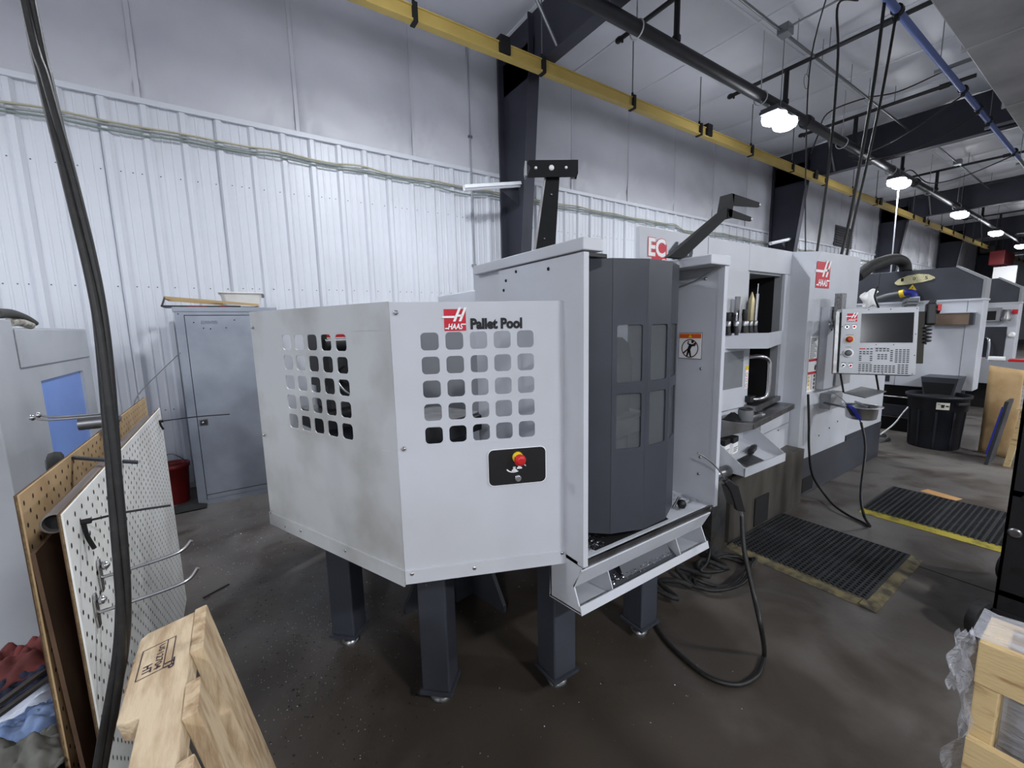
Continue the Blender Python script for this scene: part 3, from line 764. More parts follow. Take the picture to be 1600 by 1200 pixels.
part('chip_chute', MB().prism([(1.14, .578), (1.30, .562), (1.30, .66), (1.17, .60)], 'x', 1.24, 1.695), darker, pp)
part('chute_plate', MB().hexa([(1.33, 1.15, .602), (1.66, 1.15, .602), (1.66, 1.19, .662), (1.33, 1.19, .662), (1.33, 1.155, .598), (1.66, 1.155, .598), (1.66, 1.195, .658), (1.33, 1.195, .658)]), dark, pp)
random.seed(5)
cp = MB()
def chip(mb, x, y, z, s):
    a = random.random()*2*PI; t = random.uniform(-.5, .9)
    d = Vector((math.cos(a), math.sin(a), t*.4)).normalized()*s; n = Vector((-math.sin(a), math.cos(a), random.uniform(-.3, .6)))*s*.3
    p = Vector((x, y, z))
    mb.add([p-d*.5, p+n, p+d*.5, p-n+Vector((0, 0, s*.25))], [(0, 1, 2), (0, 2, 3)])
for i in range(420):
    u = random.random()
    chip(cp, 1.065+.15*random.random()**1.5, YF+.03+.12*random.random(), .796+.03*random.random()**2, random.uniform(.006, .014))
for i in range(420):
    chip(cp, 1.74+.18*random.random(), 1.17+.36*random.random(), .793+.008*random.random(), random.uniform(.005, .012))
for i in range(300):
    chip(cp, 1.25+.42*random.random()**1.8, 1.14+.05*random.random(), .60+.02*random.random(), random.uniform(.005, .011))
part('chips', cp, chipm, pp, kind='stuff', recalc=False)

# warning sign on the frame side
FS = frame((XR-.001, 1.33, 0), (0, -1, 0), (-1, 0, 0))
sg = part('warning_sign', MB(FS).box(0, .124, 0, .002, 1.519, 1.645), white, pp, label='warning sign with an orange header and a struck-out figure')
part('sign_border', MB(FS).box(-.002, .126, -.0005, .001, 1.516, 1.648), blackp, sg)
part('sign_header', MB(FS).box(.002, .122, .002, .003, 1.620, 1.643), orange, sg)
part('alert_triangle', MB(FS).poly([(.052, .0035, 1.624), (.072, .0035, 1.624), (.062, .0035, 1.640)]), safety, sg, recalc=False)
rg = MB(FS)
n = 28; ring_o = [(.062+.047*math.cos(2*PI*i/n), .0032, 1.569+.047*math.sin(2*PI*i/n)) for i in range(n)]; ring_i = [(.062+.042*math.cos(2*PI*i/n), .0032, 1.569+.042*math.sin(2*PI*i/n)) for i in range(n)]
rg.add(ring_o+ring_i, [(i, (i+1) % n, n+(i+1) % n, n+i) for i in range(n)])
rg.poly([(.024, .0030, 1.548), (.029, .0030, 1.542), (.096, .0030, 1.596), (.092, .0030, 1.602)])
part('sign_ring', rg, mat('sign_dark_red', (70, 20, 24), .5), sg, recalc=False)
fg = MB(FS)
def limb(a, b, w0, w1):
    a, b = Vector(a), Vector(b); d = (b-a).normalized(); nn = Vector((-d.y, d.x))
    fg.poly([((a+nn*w0).x, .0036, (a+nn*w0).y), ((a-nn*w0).x, .0036, (a-nn*w0).y), ((b-nn*w1).x, .0036, (b-nn*w1).y), ((b+nn*w1).x, .0036, (b+nn*w1).y)])
limb((.055, 1.560), (.068, 1.590), .008, .009); limb((.056, 1.562), (.046, 1.527), .006, .004); limb((.060, 1.560), (.068, 1.527), .006, .004)
limb((.068, 1.588), (.050, 1.592), .004, .003); limb((.050, 1.592), (.054, 1.606), .003, .003); limb((.070, 1.588), (.088, 1.582), .004, .003); limb((.088, 1.582), (.094, 1.594), .003, .003)
fg.poly([(.076+.0075*math.cos(2*PI*i/12), .0036, 1.603+.0075*math.sin(2*PI*i/12)) for i in range(12)])
part('sign_figure', fg, blackp, sg, recalc=False)

# legs
for (x, y, rot, lab) in ((.667, 1.656, math.radians(-43), None), (1.16, 1.41, 0, None), (.40, 2.27, math.radians(-43), None), (1.75, 1.40, 0, None), (.75, 3.1, 0, None), (1.6, 3.3, 0, None)):
    F = rotz((x, y, 0), rot)
    lg = part('leg', MB(F).box(-.065, .065, -.065, .065, .075, .76), dark, pp, bevel=.008)
    part('foot_plate', MB(F).box(-.075, .075, -.075, .075, .062, .076), dark, lg)
    part('levelling_foot', MB(F).lathe([(.05, 0), (.05, .016), (.034, .024), (.030, .028), (.030, .062)], (0, 0, 0), 16), steel, lg)
ped = part('pedestal', MB(rotz((1.12, 2.35, 0), .2)).box(-.14, .14, -.14, .14, .02, .755), darker, pp)
for k in range(4):
    F = rotz((1.12, 2.35, 0), .2+k*PI/2)
    part('gusset', MB(F).prism([(.14, .02), (.42, .02), (.42, .06), (.14, .55)], 'y', -.012, .012), darker, pp)

# swing arms on top
HF = frame((1.125, 1.385, 0), (.85, -.527, 0), (-.527, -.85, 0))
arm = part('swing_arm', MB(HF).hexa([(-.062, .0, 1.998), (.018, .0, 1.998), (.018, -.012, 1.998), (-.062, -.012, 1.998), (-.012, .0, 2.31), (.040, .0, 2.31), (.040, -.012, 2.31), (-.012, -.012, 2.31)]), armb, pp, label='upright black arm with a cross plate')
part('arm_flange', MB(HF).hexa([(-.070, .002, 1.998), (-.062, .002, 1.998), (-.062, -.075, 1.998), (-.070, -.075, 1.998), (-.018, .002, 2.31), (-.012, .002, 2.31), (-.012, -.05, 2.31), (-.018, -.05, 2.31)]), steel, arm)
hd = part('arm_head', MB(HF).prism([(-.092, 2.282), (.105, 2.282), (.110, 2.295), (.110, 2.345), (-.085, 2.345), (-.092, 2.335), (-.078, 2.320), (-.086, 2.300)], 'y', .012, .019), armb, arm)
part('head_flange', MB(HF).prism([(.012, 2.30), (.012, 2.345), (-.10, 2.335), (-.125, 2.322), (-.10, 2.312), (-.02, 2.285)], 'x', .103, .110), armb, arm)
part('head_flange', MB(HF).prism([(.012, 2.29), (.012, 2.345), (-.05, 2.338), (-.07, 2.322), (-.02, 2.285)], 'x', -.100, -.093), steel, arm)
nH = HF.to_3x3() @ Vector((0, 1, 0))
for u, r in ((-.058, .006), (.004, .011), (.062, .006)):
    screw(arm, HF @ Vector((u, .019, 2.316)), nH, white, r, 'bolt')
screw(arm, HF @ Vector((.005, .001, 2.22)), nH, steel, .005, 'bolt'); screw(arm, HF @ Vector((-.025, .001, 2.05)), nH, steel, .005, 'bolt')
arm2 = part('swing_arm', MB().hexa([(1.70, 1.24, 1.998), (1.81, 1.24, 1.998), (1.81, 1.27, 1.998), (1.70, 1.27, 1.998), (2.165, 1.24, 2.275), (2.20, 1.24, 2.248), (2.20, 1.27, 2.248), (2.165, 1.27, 2.275)]), armb, pp, label='leaning dark arm with two tongues')
part('arm_tongue', MB().prism([(2.195, 2.345), (2.21, 2.288), (2.46, 2.312), (2.478, 2.322), (2.478, 2.330), (2.46, 2.338)], 'y', 1.236, 1.244), armb, arm2)
part('arm_tongue', MB().prism([(2.165, 2.268), (2.17, 2.228), (2.385, 2.230), (2.40, 2.240), (2.40, 2.246), (2.385, 2.253)], 'y', 1.236, 1.244), armb, arm2)
part('arm_head', MB().prism([(2.16, 2.225), (2.20, 2.225), (2.215, 2.345), (2.19, 2.345)], 'y', 1.236, 1.30), armb, arm2)
screw(arm2, (2.468, 1.235, 2.326), (0, -1, 0), white, .006, 'bolt'); screw(arm2, (2.39, 1.235, 2.242), (0, -1, 0), white, .006, 'bolt')
# ================================================================== horizontal machining centre
mc = thing('machining_center', 'light grey machining centre with a tall logo pillar beside the pallet pool', 'machine', (4.4, 3.0, 0))
YM = 1.85
part('rear_body', MB().box(2.05, 4.35, 2.33, 4.6, .30, 2.06), paint, mc, bevel=.008)
sp = part('sign_panel', MB().box(2.23, 3.58, YM, YM+.03, 1.30, 2.315), paint, mc, bevel=.003, label='sign panel along the machine top')
part('panel_seam', MB().box(2.990, 2.994, YM-.0012, YM, 1.9, 2.315), greyp, sp)
part('lower_panel', MB().box(2.23, 3.58, YM, YM+.03, .55, 1.30), paint, mc, bevel=.003)
part('fascia', MB().box(3.582, 4.32, YM, YM+.03, 2.11, 2.315), paint, mc, bevel=.003)
part('door_strip', MB().box(4.215, 4.32, YM, YM+.03, .55, 2.108), paint, mc, bevel=.002)
# door opening: black bellows inside, grey jamb on the right
part('left_closure', MB().box(2.23, 2.25, YM+.03, 2.34, .55, 2.06), paint, mc)
part('cavity', MB().box(3.55, 4.23, 2.30, 2.32, .95, 2.12), blackm, mc)
part('cavity_head', MB().box(3.58, 4.22, YM+.03, 2.30, 2.095, 2.11), paint, mc)
part('cavity_floor', MB().box(3.58, 4.22, YM+.03, 2.30, .94, .955), blackm, mc)
part('cavity_jamb', MB().box(4.205, 4.225, YM+.02, 1.935, .95, 2.11), paintg, mc)
part('cavity_side', MB().box(4.200, 4.225, 1.935, 2.30, .95, 2.11), blackm, mc)
part('cavity_jamb', MB().box(3.565, 3.58, YM+.03, 2.30, .95, 2.11), blackm, mc)
for k in range(6):
    part('bellows_fold', MB().prism([(3.62+k*.1, 2.30), (3.67+k*.1, 2.25), (3.72+k*.1, 2.30)], 'z', .96, 2.09), blackm, mc)
# lower sliding door with window and bow handle
dr1 = part('sliding_door', MB().box(3.0, 3.60, YM-.035, YM-.005, .985, 1.50), paint, mc, bevel=.004)
part('window', MB().box(3.0, 3.50, YM-.038, YM-.034, 1.16, 1.46), mat('grey_glass', (120, 124, 128), .12), dr1)
dl = part('warning_label', MB().box(3.545, 3.590, YM-.0375, YM-.0365, 1.14, 1.33), white, dr1)
part('label_header', MB().box(3.545, 3.590, YM-.0385, YM-.0375, 1.295, 1.33), safety, dl)
for k in range(3):
    part('label_ring', MB().lathe([(.017, 0), (.013, .0008)], (3.567, YM-.0378, 1.165+k*.045), 12, (0, -1, 0), cap=False), redp, dl)
part('bow_handle', MB().path([(3.60, 1.83, 1.40), (3.64, 1.74, 1.405), (3.70, 1.71, 1.37), (3.71, 1.705, 1.30), (3.71, 1.705, 1.15), (3.70, 1.71, 1.08), (3.65, 1.74, 1.05), (3.60, 1.83, 1.045)], .019, 10, 5), chrome, mc)
part('handle_base', MB().box(3.56, 3.66, 1.77, 1.83, 1.02, 1.075), black, mc, bevel=.006)
part('threshold', MB().hexa([(3.55, 1.72, .955), (4.23, 1.83, .955), (4.23, 1.86, .955), (3.55, 1.86, .955), (3.55, 1.72, 1.0), (4.23, 1.83, 1.0), (4.23, 1.86, 1.0), (3.55, 1.86, 1.0)]), steel, mc)
part('upper_door', MB().box(3.1, 3.59, YM-.004, YM-.0005, 1.62, 2.10), mat('gloss_paint', (205, 207, 211), .12), mc, bevel=.003)
# tool shelf
shp = [(3.20, 1.847), (3.41, 1.59), (4.205, 1.847)]
part('tool_shelf', MB().prism(shp, 'z', 1.488, 1.493), paint, mc)
part('shelf_front', MB().prism([(3.20, 1.845), (3.41, 1.586), (3.415, 1.594), (3.208, 1.848)], 'z', 1.488, 1.607), paint, mc)
part('shelf_return', MB().prism([(3.41, 1.586), (4.21, 1.842), (4.205, 1.849), (3.412, 1.594)], 'z', 1.488, 1.607), paint, mc)
part('shelf_top', MB().prism([(3.22, 1.845), (3.415, 1.598), (4.18, 1.845)], 'z', 1.584, 1.592), black, mc)
# stainless worktop, its corner pointing into the aisle, apron below
ctp = [(3.195, 1.555), (4.25, 1.72), (4.25, 1.849), (3.04, 1.849)]
part('worktop', MB().prism(ctp, 'z', .918, .938), steel, mc, bevel=.002)
part('worktop_skirt', MB().hexa([(3.192, 1.556, .893), (3.198, 1.556, .893), (3.044, 1.848, .76), (3.036, 1.848, .76), (3.192, 1.556, .93), (3.198, 1.556, .93), (3.044, 1.848, .93), (3.036, 1.848, .93)]), steel, mc)
part('worktop_edge', MB().prism([(3.195, 1.552), (4.255, 1.716), (4.25, 1.724), (3.198, 1.560)], 'z', .893, .936), steel, mc)
part('apron', MB().prism([(3.62, 1.70), (4.30, 1.775), (4.30, 1.849), (3.62, 1.849)], 'z', .50, .90), paint, mc, bevel=.003)
part('apron_seam', MB().prism([(3.62, 1.6985), (4.30, 1.7735), (4.30, 1.775), (3.62, 1.70)], 'z', .745, .749), greyp, mc)
screw(mc, (4.02, 1.742, .72), (0, -1, 0), blackp, .006, 'bolt_hole')
# parts bin with a sloping mouth
bn = part('bin_floor', MB().hexa([(3.0, 1.505, .592), (3.6, 1.505, .592), (3.6, 1.83, .69), (3.0, 1.83, .69), (3.0, 1.505, .6), (3.6, 1.505, .6), (3.6, 1.83, .698), (3.0, 1.83, .698)]), paint, mc)
for x in (2.996, 3.6):
    part('bin_side', MB().prism([(1.50, .585), (1.84, .585), (1.84, .885), (1.50, .645)], 'x', x, x+.007), paint, mc)
part('bin_lip', MB().box(2.996, 3.607, 1.495, 1.505, .582, .648), paint, mc)
part('bin_back', MB().box(3.0, 3.62, 1.835, 1.849, .55, .90), paint, mc)
# coolant tank
tankm = mat('tank_steel', (86, 82, 76), .45, .3, col2=(56, 51, 45), scale=5, lo=.42, hi=.65, stretch=(1, 1, .25))
tk = part('coolant_tank', MB().box(3.05, 4.28, 1.62, 3.0, .0, .53), tankm, mc, bevel=.004)
part('tank_port', MB().box(3.42, 3.64, 1.612, 1.622, .03, .27), blackm, tk)
part('tank_lid', MB().box(3.02, 3.8, 1.60, 1.9, .53, .545), tankm, tk)
part('drive_motor', MB().tube((2.62, 1.62, .60), (2.98, 1.62, .60), .045, 12).box(2.72, 2.9, 1.57, 1.68, .0, .58), steel, tk)
# pillar with the big logo: corner cut back at the top
YP = 1.69
pv = [(4.32, YP, .38), (5.45, YP, .38), (5.45, 3.4, .38), (4.32, 3.4, .38),
      (4.32, YP, 2.06), (4.52, YP, 2.31), (5.45, YP, 2.32), (5.45, 3.4, 2.32), (4.32, 3.4, 2.315), (4.32, 1.865, 2.315)]
pl = part('pillar', MB().add(pv, [(3, 2, 1, 0), (0, 1, 6, 5, 4), (1, 2, 7, 6), (2, 3, 8, 7), (3, 0, 4, 9, 8), (4, 5, 9), (5, 6, 7, 8, 9)]), paint, mc, bevel=.004, label='tall pillar carrying the red logo')
part('pillar_seam', MB().box(4.3185, 4.3195, 1.862, 1.866, .38, 2.31), greyp, pl)
part('lower_body', MB().box(5.45, 6.56, YP, 3.4, .44, 1.55), paint, mc, bevel=.004)
part('plinth', MB().prism([(4.32, YP), (6.575, YP), (6.575, 3.4), (4.32, 3.4)], 'z', .0, .378), dark, mc, bevel=.004)
part('plinth_step', MB().box(5.48, 6.575, YP-.002, 3.4, .378, .445), dark, mc)
part('plinth_return', MB().box(4.26, 4.34, YP+.03, 3.0, .0, .378), darker, mc)
part('plinth_vent', MB().box(4.46, 4.70, YP-.004, YP, .035, .178), blackm, mc)
FP = frame((0, YP-.003, 0), (1, 0, 0), (0, -1, 0))
logo(pl, FP, 4.425, 4.715, 1.985, 2.235, .001)
# EC 400 sign
FS2 = frame((0, YM-.002, 0), (1, 0, 0), (0, -1, 0))
se = part('sign_red_block', MB(FS2).box(2.355, 2.505, .0, .001, 2.06, 2.22), red, sp)
lettering('sign_letters', 'EC', white, sp, FS2, 2.315, 2.49, 2.135, 2.252, off=.03, lift=.003)
lettering('sign_outline', 'EC', mat('sign_pink', (214, 96, 104), .5), sp, FS2, 2.310, 2.495, 2.130, 2.257, off=.06, lift=.002)
lettering('sign_number', '400', mat('sign_slate', (44, 50, 62), .5), sp, FS2, 2.525, 2.80, 2.125, 2.25, off=.07, lift=.002, shear=.15)
part('sign_swirl', MB(FS2).path([(2.475+.022*math.cos(t), .003, 2.10+.022*math.sin(t)) for t in [-.6+i*.5 for i in range(13)]], .004, 5, 1), white, sp)
# safety label strip
ls = part('label_strip', MB(FP).box(4.395, 4.575, 0, .0012, 1.03, 1.55), white, pl, label='white safety label with red bands and yellow triangles')
tx = MB(FP); greyl = mat('print_grey', (120, 122, 126), .6)
for k in range(13):
    tx.box(4.41, 4.41+.15*(.6+.4*((k*37) % 10)/10), .0012, .0016, 1.345+k*.0145, 1.352+k*.0145)
part('fine_print', tx, greyl, ls)
for z in (1.315, 1.195):
    part('red_band', MB(FP).box(4.398, 4.572, .0012, .0018, z, z+.024), redp, ls)
fig = MB(FP)
fig.poly([(4.53, .0015, 1.23), (4.56, .0015, 1.23), (4.565, .0015, 1.27), (4.545, .0015, 1.285), (4.528, .0015, 1.26)])
for k in range(4):
    z = 1.05+k*.037
    part('yellow_triangle', MB(FP).poly([(4.405, .0016, z), (4.445, .0016, z), (4.425, .0016, z+.032)]), safety, ls, recalc=False)
    part('red_ring', MB(FP).lathe([(.016, 0), (.012, .0006)], (4.483, .0016, z+.015), 14, (0, 1, 0), cap=False), redp, ls)
    fig.poly([(4.54+.015*math.cos(2*PI*i/10), .0016, z+.015+.016*math.sin(2*PI*i/10)) for i in range(10)])
part('black_icon', fig, blackp, ls, recalc=False)
part('pendant_bracket', MB().box(4.585, 5.02, 1.62, YP-.001, 1.045, 1.815), paint, mc, bevel=.006)
screw(mc, (4.66, 1.619, 1.60), (0, -1, 0), blackp, .008, 'bolt_hole'); screw(mc, (4.65, 1.619, 1.785), (0, -1, 0), chrome, .008); screw(mc, (4.72, 1.619, 1.785), (0, -1, 0), chrome, .008)
for x, z in ((4.76, .56), (5.0, .60), (5.2, .64)):
    screw(mc, (x, YP-.001, z), (0, -1, 0), blackp, .009, 'bolt_hole')
part('rear_cowl', MB().box(5.47, 6.5, 2.2, 3.9, 1.55, 2.02), darker, mc, bevel=.02)

# ------------------------------------------------------------------ control pendant
TL, BL, TR = Vector((4.375, 1.469, 1.784)), Vector((4.285, 1.45, 1.241)), Vector((4.60, 1.02, 1.784))
ux = (TR-TL); ux.z = 0; PW = ux.length; ux.normalize()
uz = (TL-BL); uz -= ux*uz.dot(ux); PH = uz.length; uz.normalize()
uy = ux.cross(uz); 
if uy.dot(CAM-TL) < 0: uy = -uy
PB = TL-uz*PH
PF = frame(PB, ux, uy, uz)
cp_ = thing('control_pendant', 'grey control pendant with black screen and keypad on the machine', 'control panel', PB)
part('housing', MB(PF).box(-.02, PW, -.14, -.008, 0, PH), paintg, cp_, bevel=.008)
fpz = part('face_plate', MB(PF).box(.012, PW, -.008, 0, 0, PH), mat('panel_silver', (170, 172, 176), .4, .25), cp_, bevel=.002)
part('side_rail', MB(PF).box(-.028, -.004, -.06, .006, .0, PH-.02), steel, cp_)
part('rail_slot', MB(PF).box(-.004, .010, -.03, .002, .01, PH-.03), blackm, cp_)
part('screen', MB(PF).box(.145, .475, .0, .003, .262, .505), screen, fpz, label='blank black screen')
logo(fpz, PF, .048, .118, .440, .515, .001)
for u, z, mm_, nm in ((.052, .395, black, 'green_button'), (.100, .395, redp, 'red_button'), (.040, .068, black, 'black_button'), (.090, .066, redp, 'stop_key')):
    b_ = part(nm, MB(PF).lathe([(.013, 0), (.013, .006)], (u, 0, z), 14, (0, 1, 0)), chrome, fpz)
    part('button_cap', MB(PF).lathe([(.010, .006), (.010, .012), (.006, .015)], (u, 0, z), 14, (0, 1, 0)), mm_, b_)
es = part('stop_button', MB(PF).lathe([(.028, 0), (.028, .006), (.014, .008), (.014, .02)], (.075, 0, .290), 18, (0, 1, 0)), safety, fpz)
part('button_cap', MB(PF).lathe([(.014, .015), (.022, .02), (.022, .032), (.014, .036)], (.071, 0, .288), 18, (0, 1, 0)), redp, es)
jw = part('jog_wheel', MB(PF).lathe([(.036, 0), (.036, .012), (.030, .016)], (.068, 0, .172), 22, (0, 1, 0)), white, fpz)
part('wheel_face', MB(PF).lathe([(.026, .016), (.025, .022), (.010, .024)], (.068, 0, .172), 22, (0, 1, 0)), greyp, jw)
ky = MB(PF); kr = MB(PF); lbl = MB(PF)
keyrows = []
def keys(u0, z0, nx, nz, du=.0235, dz=.0165, w=.016, h=.0085):
    for i in range(nx):
        for j in range(nz):
            ky.box(u0+i*du, u0+i*du+w, 0, .002, z0+j*dz, z0+j*dz+h)
keys(.143, .022, 4, 4); keys(.143, .165, 4, 2, ); keys(.190, .206, 2, 1); keys(.143, .110, 1, 3); keys(.2135, .110, 1, 3)
keys(.242, .017, 6, 4); keys(.248, .190, 4, 2); keys(.262, .125, 3, 3, du=.0225)
keys(.392, .010, 3, 5); keys(.342, .110, 1, 6); keys(.372, .100, 4, 7)
part('keys', ky, mat('key_grey', (58, 60, 64), .5), fpz, kind='stuff')
part('reset_key', MB(PF).box(.143, .182, 0, .002, .206, .215), redp, fpz)
for u, z, wd in ((.035, .412, .034), (.084, .412, .034), (.045, .326, .055), (.048, .222, .040), (.025, .090, .034), (.072, .088, .034), (.24, .215, .08), (.143, .09, .08)):
    lbl.box(u, u+wd, 0, .0006, z, z+.004)
part('printed_captions', lbl, mat('caption_grey', (96, 98, 102), .6), fpz, kind='stuff')
for u, z in ((.19, PH-.013), (.33, PH-.014), (PW-.012, PH-.014), (.25, .245), (.36, .245), (PW-.012, .33), (PW-.012, .16), (.15, .008), (.30, .007), (PW-.02, .010), (.02, .40), (.02, .16)):
    screw(fpz, PF @ Vector((u, 0, z)), uy, blackp, .004)
sk = part('lamp_socket', MB(PF).box(.435, .495, -.10, -.03, PH, PH+.02).box(.430, .50, -.11, -.02, PH+.02, PH+.045).box(.425, .505, -.12, -.015, PH+.045, PH+.075), greyp, cp_, bevel=.005)
part('side_board', MB(PF).box(PW+.01, PW+.055, -.07, -.05, .10, PH-.03), mat('olive_dark', (46, 44, 34), .6), cp_, bevel=.003)
jh = part('jog_handle', MB(PF).box(PW+.055, PW+.115, -.09, -.03, PH-.14, PH+.035), black, cp_, bevel=.012)
part('handle_knob', MB(PF).tube((PW+.10, -.06, PH-.02), (PW+.135, -.06, PH-.02), .03, 10).tube((PW+.085, -.06, PH+.03), (PW+.10, -.06, PH+.06), .02, 10), black, jh)
part('handle_key', MB(PF).box(PW+.118, PW+.14, -.05, -.028, PH-.03, PH+.02), redp, jh)
part('curly_cord', MB(PF).path([(PW+.07+.022*math.cos(i*1.3), -.05+.02*math.sin(i*1.3), PH-.15-.006*i) for i in range(24)], .008, 6, 2), black, jh)
part('arm', MB().tube(PF @ Vector((.10, -.14, .42)), (4.75, 1.63, 1.66), .035, 12), paintg, cp_)
# fold-down tray under the pendant
Zt = 1.06
c4 = [onz(1318, 613, Zt), onz(1346, 604, Zt), onz(1385, 611, Zt), onz(1352, 621, Zt)]
kt = thing('keyboard_tray', 'thin dark tray hanging under the control pendant', 'tray', (sum(p.x for p in c4)/4, sum(p.y for p in c4)/4, Zt))
part('tray_plate', MB().hexa([p-Vector((0, 0, .008)) for p in c4]+[p for p in c4]), greyp, kt)
part('back_plate', MB().box(4.80, 5.15, 1.60, 1.689, 1.06, 1.20), paintg, kt)
for p, q in ((c4[0], PF @ Vector((.04, -.1, 0))), (c4[2]-(c4[2]-c4[1])*.3, PF @ Vector((.28, -.1, 0)))):
    part('gas_strut', MB().tube(p, q, .008, 8), black, kt)
# stainless pan in its wire holder
pc = onz(1346, 640, .90); pc.z = .80
pn = thing('steel_pan', 'stainless pan in a bracket beside the blue air gun', 'pan', pc)
part('bowl', MB().lathe([(.095, .02), (.11, .03), (.118, .125), (.15, .13), (.15, .136), (.114, .132), (.105, .035), (.0, .03)], pc, 24, cap=False), mat('pan_steel', (206, 206, 208), .32, .85), pn)
part('holder', MB().tube((pc.x, pc.y+.1, .90), (pc.x+.15, pc.y+.36, .90), .01, 8), steel, pn)
part('lever', MB().tube((pc.x+.0, pc.y-.05, .93), (pc.x+.10, pc.y+.08, .95), .009, 8), chrome, pn)
part('bracket', MB().box(4.72, 5.0, 1.60, 1.69, .84, .99), paintg, pn)
# air guns with hoses
def air_gun(name, lab, p, dirs, mcol, hose, r=.009, s=1.0, grp='air guns on the machines'):
    t = thing(name, lab, 'air gun', p, grp)
    up, fw = Vector(dirs[0]).normalized(), Vector(dirs[1]).normalized()
    sd = up.cross(fw).normalized()
    F = frame(p, fw, sd, up)
    part('body', MB(F).prism([(-.02*s, 0), (.025*s, 0), (.03*s, .10*s), (.05*s, .15*s), (.02*s, .17*s), (-.02*s, .14*s)], 'y', -.014*s, .014*s), mcol, t, bevel=.005)
    part('trigger', MB(F).box(.028*s, .058*s, -.008*s, .008*s, .03*s, .13*s), black, t)
    part('nozzle', MB(F).path([(.035*s, 0, .155*s), (.05*s, 0, .20*s), (.09*s, 0, .25*s), (.14*s, 0, .28*s)], .005*s, 6, 5), steel, t)
    part('coupling', MB(F).tube((0, 0, -.03*s), (0, 0, 0), .010*s, 8), chrome, t)
    hp = catmull([F @ Vector((0, 0, -.03*s))]+[Vector(h) for h in hose], 8)
    for q in hp: q.z = max(q.z, r+.002)
    part('hose', MB().path(hp, r, 8, 0), cabm, t)
    return t
gp = dep(1343, 656, 3.66)
air_gun('air_gun', 'blue air gun hooked beside the steel pan', gp, ((-.55, .35, 1), (-.6, .55, .2)), bluep,
        [dep(1352, 700, 3.55), dep(1345, 770, 3.36), dep(1350, 806, 3.26), onz(1357, 822, .012), onz(1310, 795, .03), onz(1288, 772, .06), (4.44, 1.60, .25), (4.40, 1.63, .5), (4.38, 1.64, .75), (4.37, 1.66, 1.02)], .010)
gp2 = dep(1157, 798, 2.02)
air_gun('air_gun', 'black air gun hooked on the right post of the pallet pool', gp2, ((-.28, .16, 1), (-.8, .5, .2)), black,
        [dep(1163, 860, 1.98), dep(1178, 930, 1.92), dep(1190, 985, 1.85), onz(1194, 1025, .012), onz(1184, 1055, .012), onz(1145, 1070, .012), onz(1085, 1043, .012), onz(1022, 970, .012), (2.3, 1.7, .012)], .011)
tray_items = thing('open_wrench', 'small steel wrench lying on the stainless worktop', 'wrench', (3.45, 1.68, .938))
part('shank', MB().box(3.36, 3.56, 1.665, 1.68, .939, .948), chrome, tray_items, bevel=.002)
part('jaw', MB().lathe([(.022, 0), (.022, .01)], (3.35, 1.67, .939), 6), chrome, tray_items)
part('jaw', MB().lathe([(.026, 0), (.026, .012)], (3.57, 1.675, .939), 10), chrome, tray_items)
t = thing('socket_wrench', 'steel ratchet lying near the bow handle', 'wrench', (3.65, 1.78, .938))
part('handle', MB().tube((3.60, 1.73, .952), (3.78, 1.80, .952), .010, 8), chrome, t)
part('head', MB().lathe([(.024, 0), (.024, .03)], (3.80, 1.805, .939), 12), chrome, t)
t = thing('tape_measure_can', 'dark round can at the near end of the worktop', 'can', (3.28, 1.66, .938))
part('can', MB().lathe([(.055, 0), (.055, .075), (.05, .08)], (3.28, 1.66, .938), 18), greyp, t)
part('lid', MB().lathe([(.05, .08), (.048, .09)], (3.28, 1.66, .938), 18), black, t)
single('black_rag', MB().grid(lambda u, v: (3.14+.14*u, 1.66+.12*v, .938+.045*math.sin(PI*u)*math.sin(PI*v)*(1+.4*math.sin(9*u+5*v))), 10, 8), blackm, 'crumpled black glove on the near end of the worktop', 'glove')
single('paper_sheet', MB().grid(lambda u, v: (3.32+.34*u, 1.73+.09*v, .941+.006*math.sin(5*u)), 6, 2), white, 'white paper sheet on the worktop below the sliding door', 'paper')
for k, (x, c) in enumerate(((3.09, 'left'), (3.21, 'right'))):
    t = thing('carton', 'small black and white carton in the parts bin, %s' % ('the one nearer the pallet pool' if k == 0 else 'the one nearer the pillar'), 'box', (x, 1.74, .67), 'cartons in the parts bin')
    part('box', MB(rotz((x, 1.74, 0), .15)).box(-.05, .05, -.05, .05, .672, .80), white, t, bevel=.002)
    part('band', MB(rotz((x, 1.74, 0), .15)).box(-.051, .051, -.051, .051, .76, .803), black, t)
    lt = MB(rotz((x, 1.74, 0), .15))
    for q in range(3): lt.box(-.04, .02+.01*q, -.0515, -.0505, .69+q*.014, .696+q*.014)
    part('print', lt, greyp, t)
t = thing('hand_tool', 'black hand tool lying in the parts bin', 'tool', (3.42, 1.66, .65))
part('body', MB(rotz((3.42, 1.66, 0), .3)).box(-.09, .07, -.022, .022, .655, .695), black, t, bevel=.01)
part('chuck', MB(rotz((3.42, 1.66, 0), .3)).tube((.07, 0, .675), (.11, 0, .675), .018, 10), steel, t)
single('dark_plate', MB(rotz((3.25, 1.58, 0), .1)).hexa([(-.14, -.05, .612), (.12, -.05, .612), (.12, .06, .645), (-.14, .06, .645), (-.14, -.05, .620), (.12, -.05, .620), (.12, .06, .653), (-.14, .06, .653)]), steel, 'flat dark steel plate in the parts bin', 'plate')

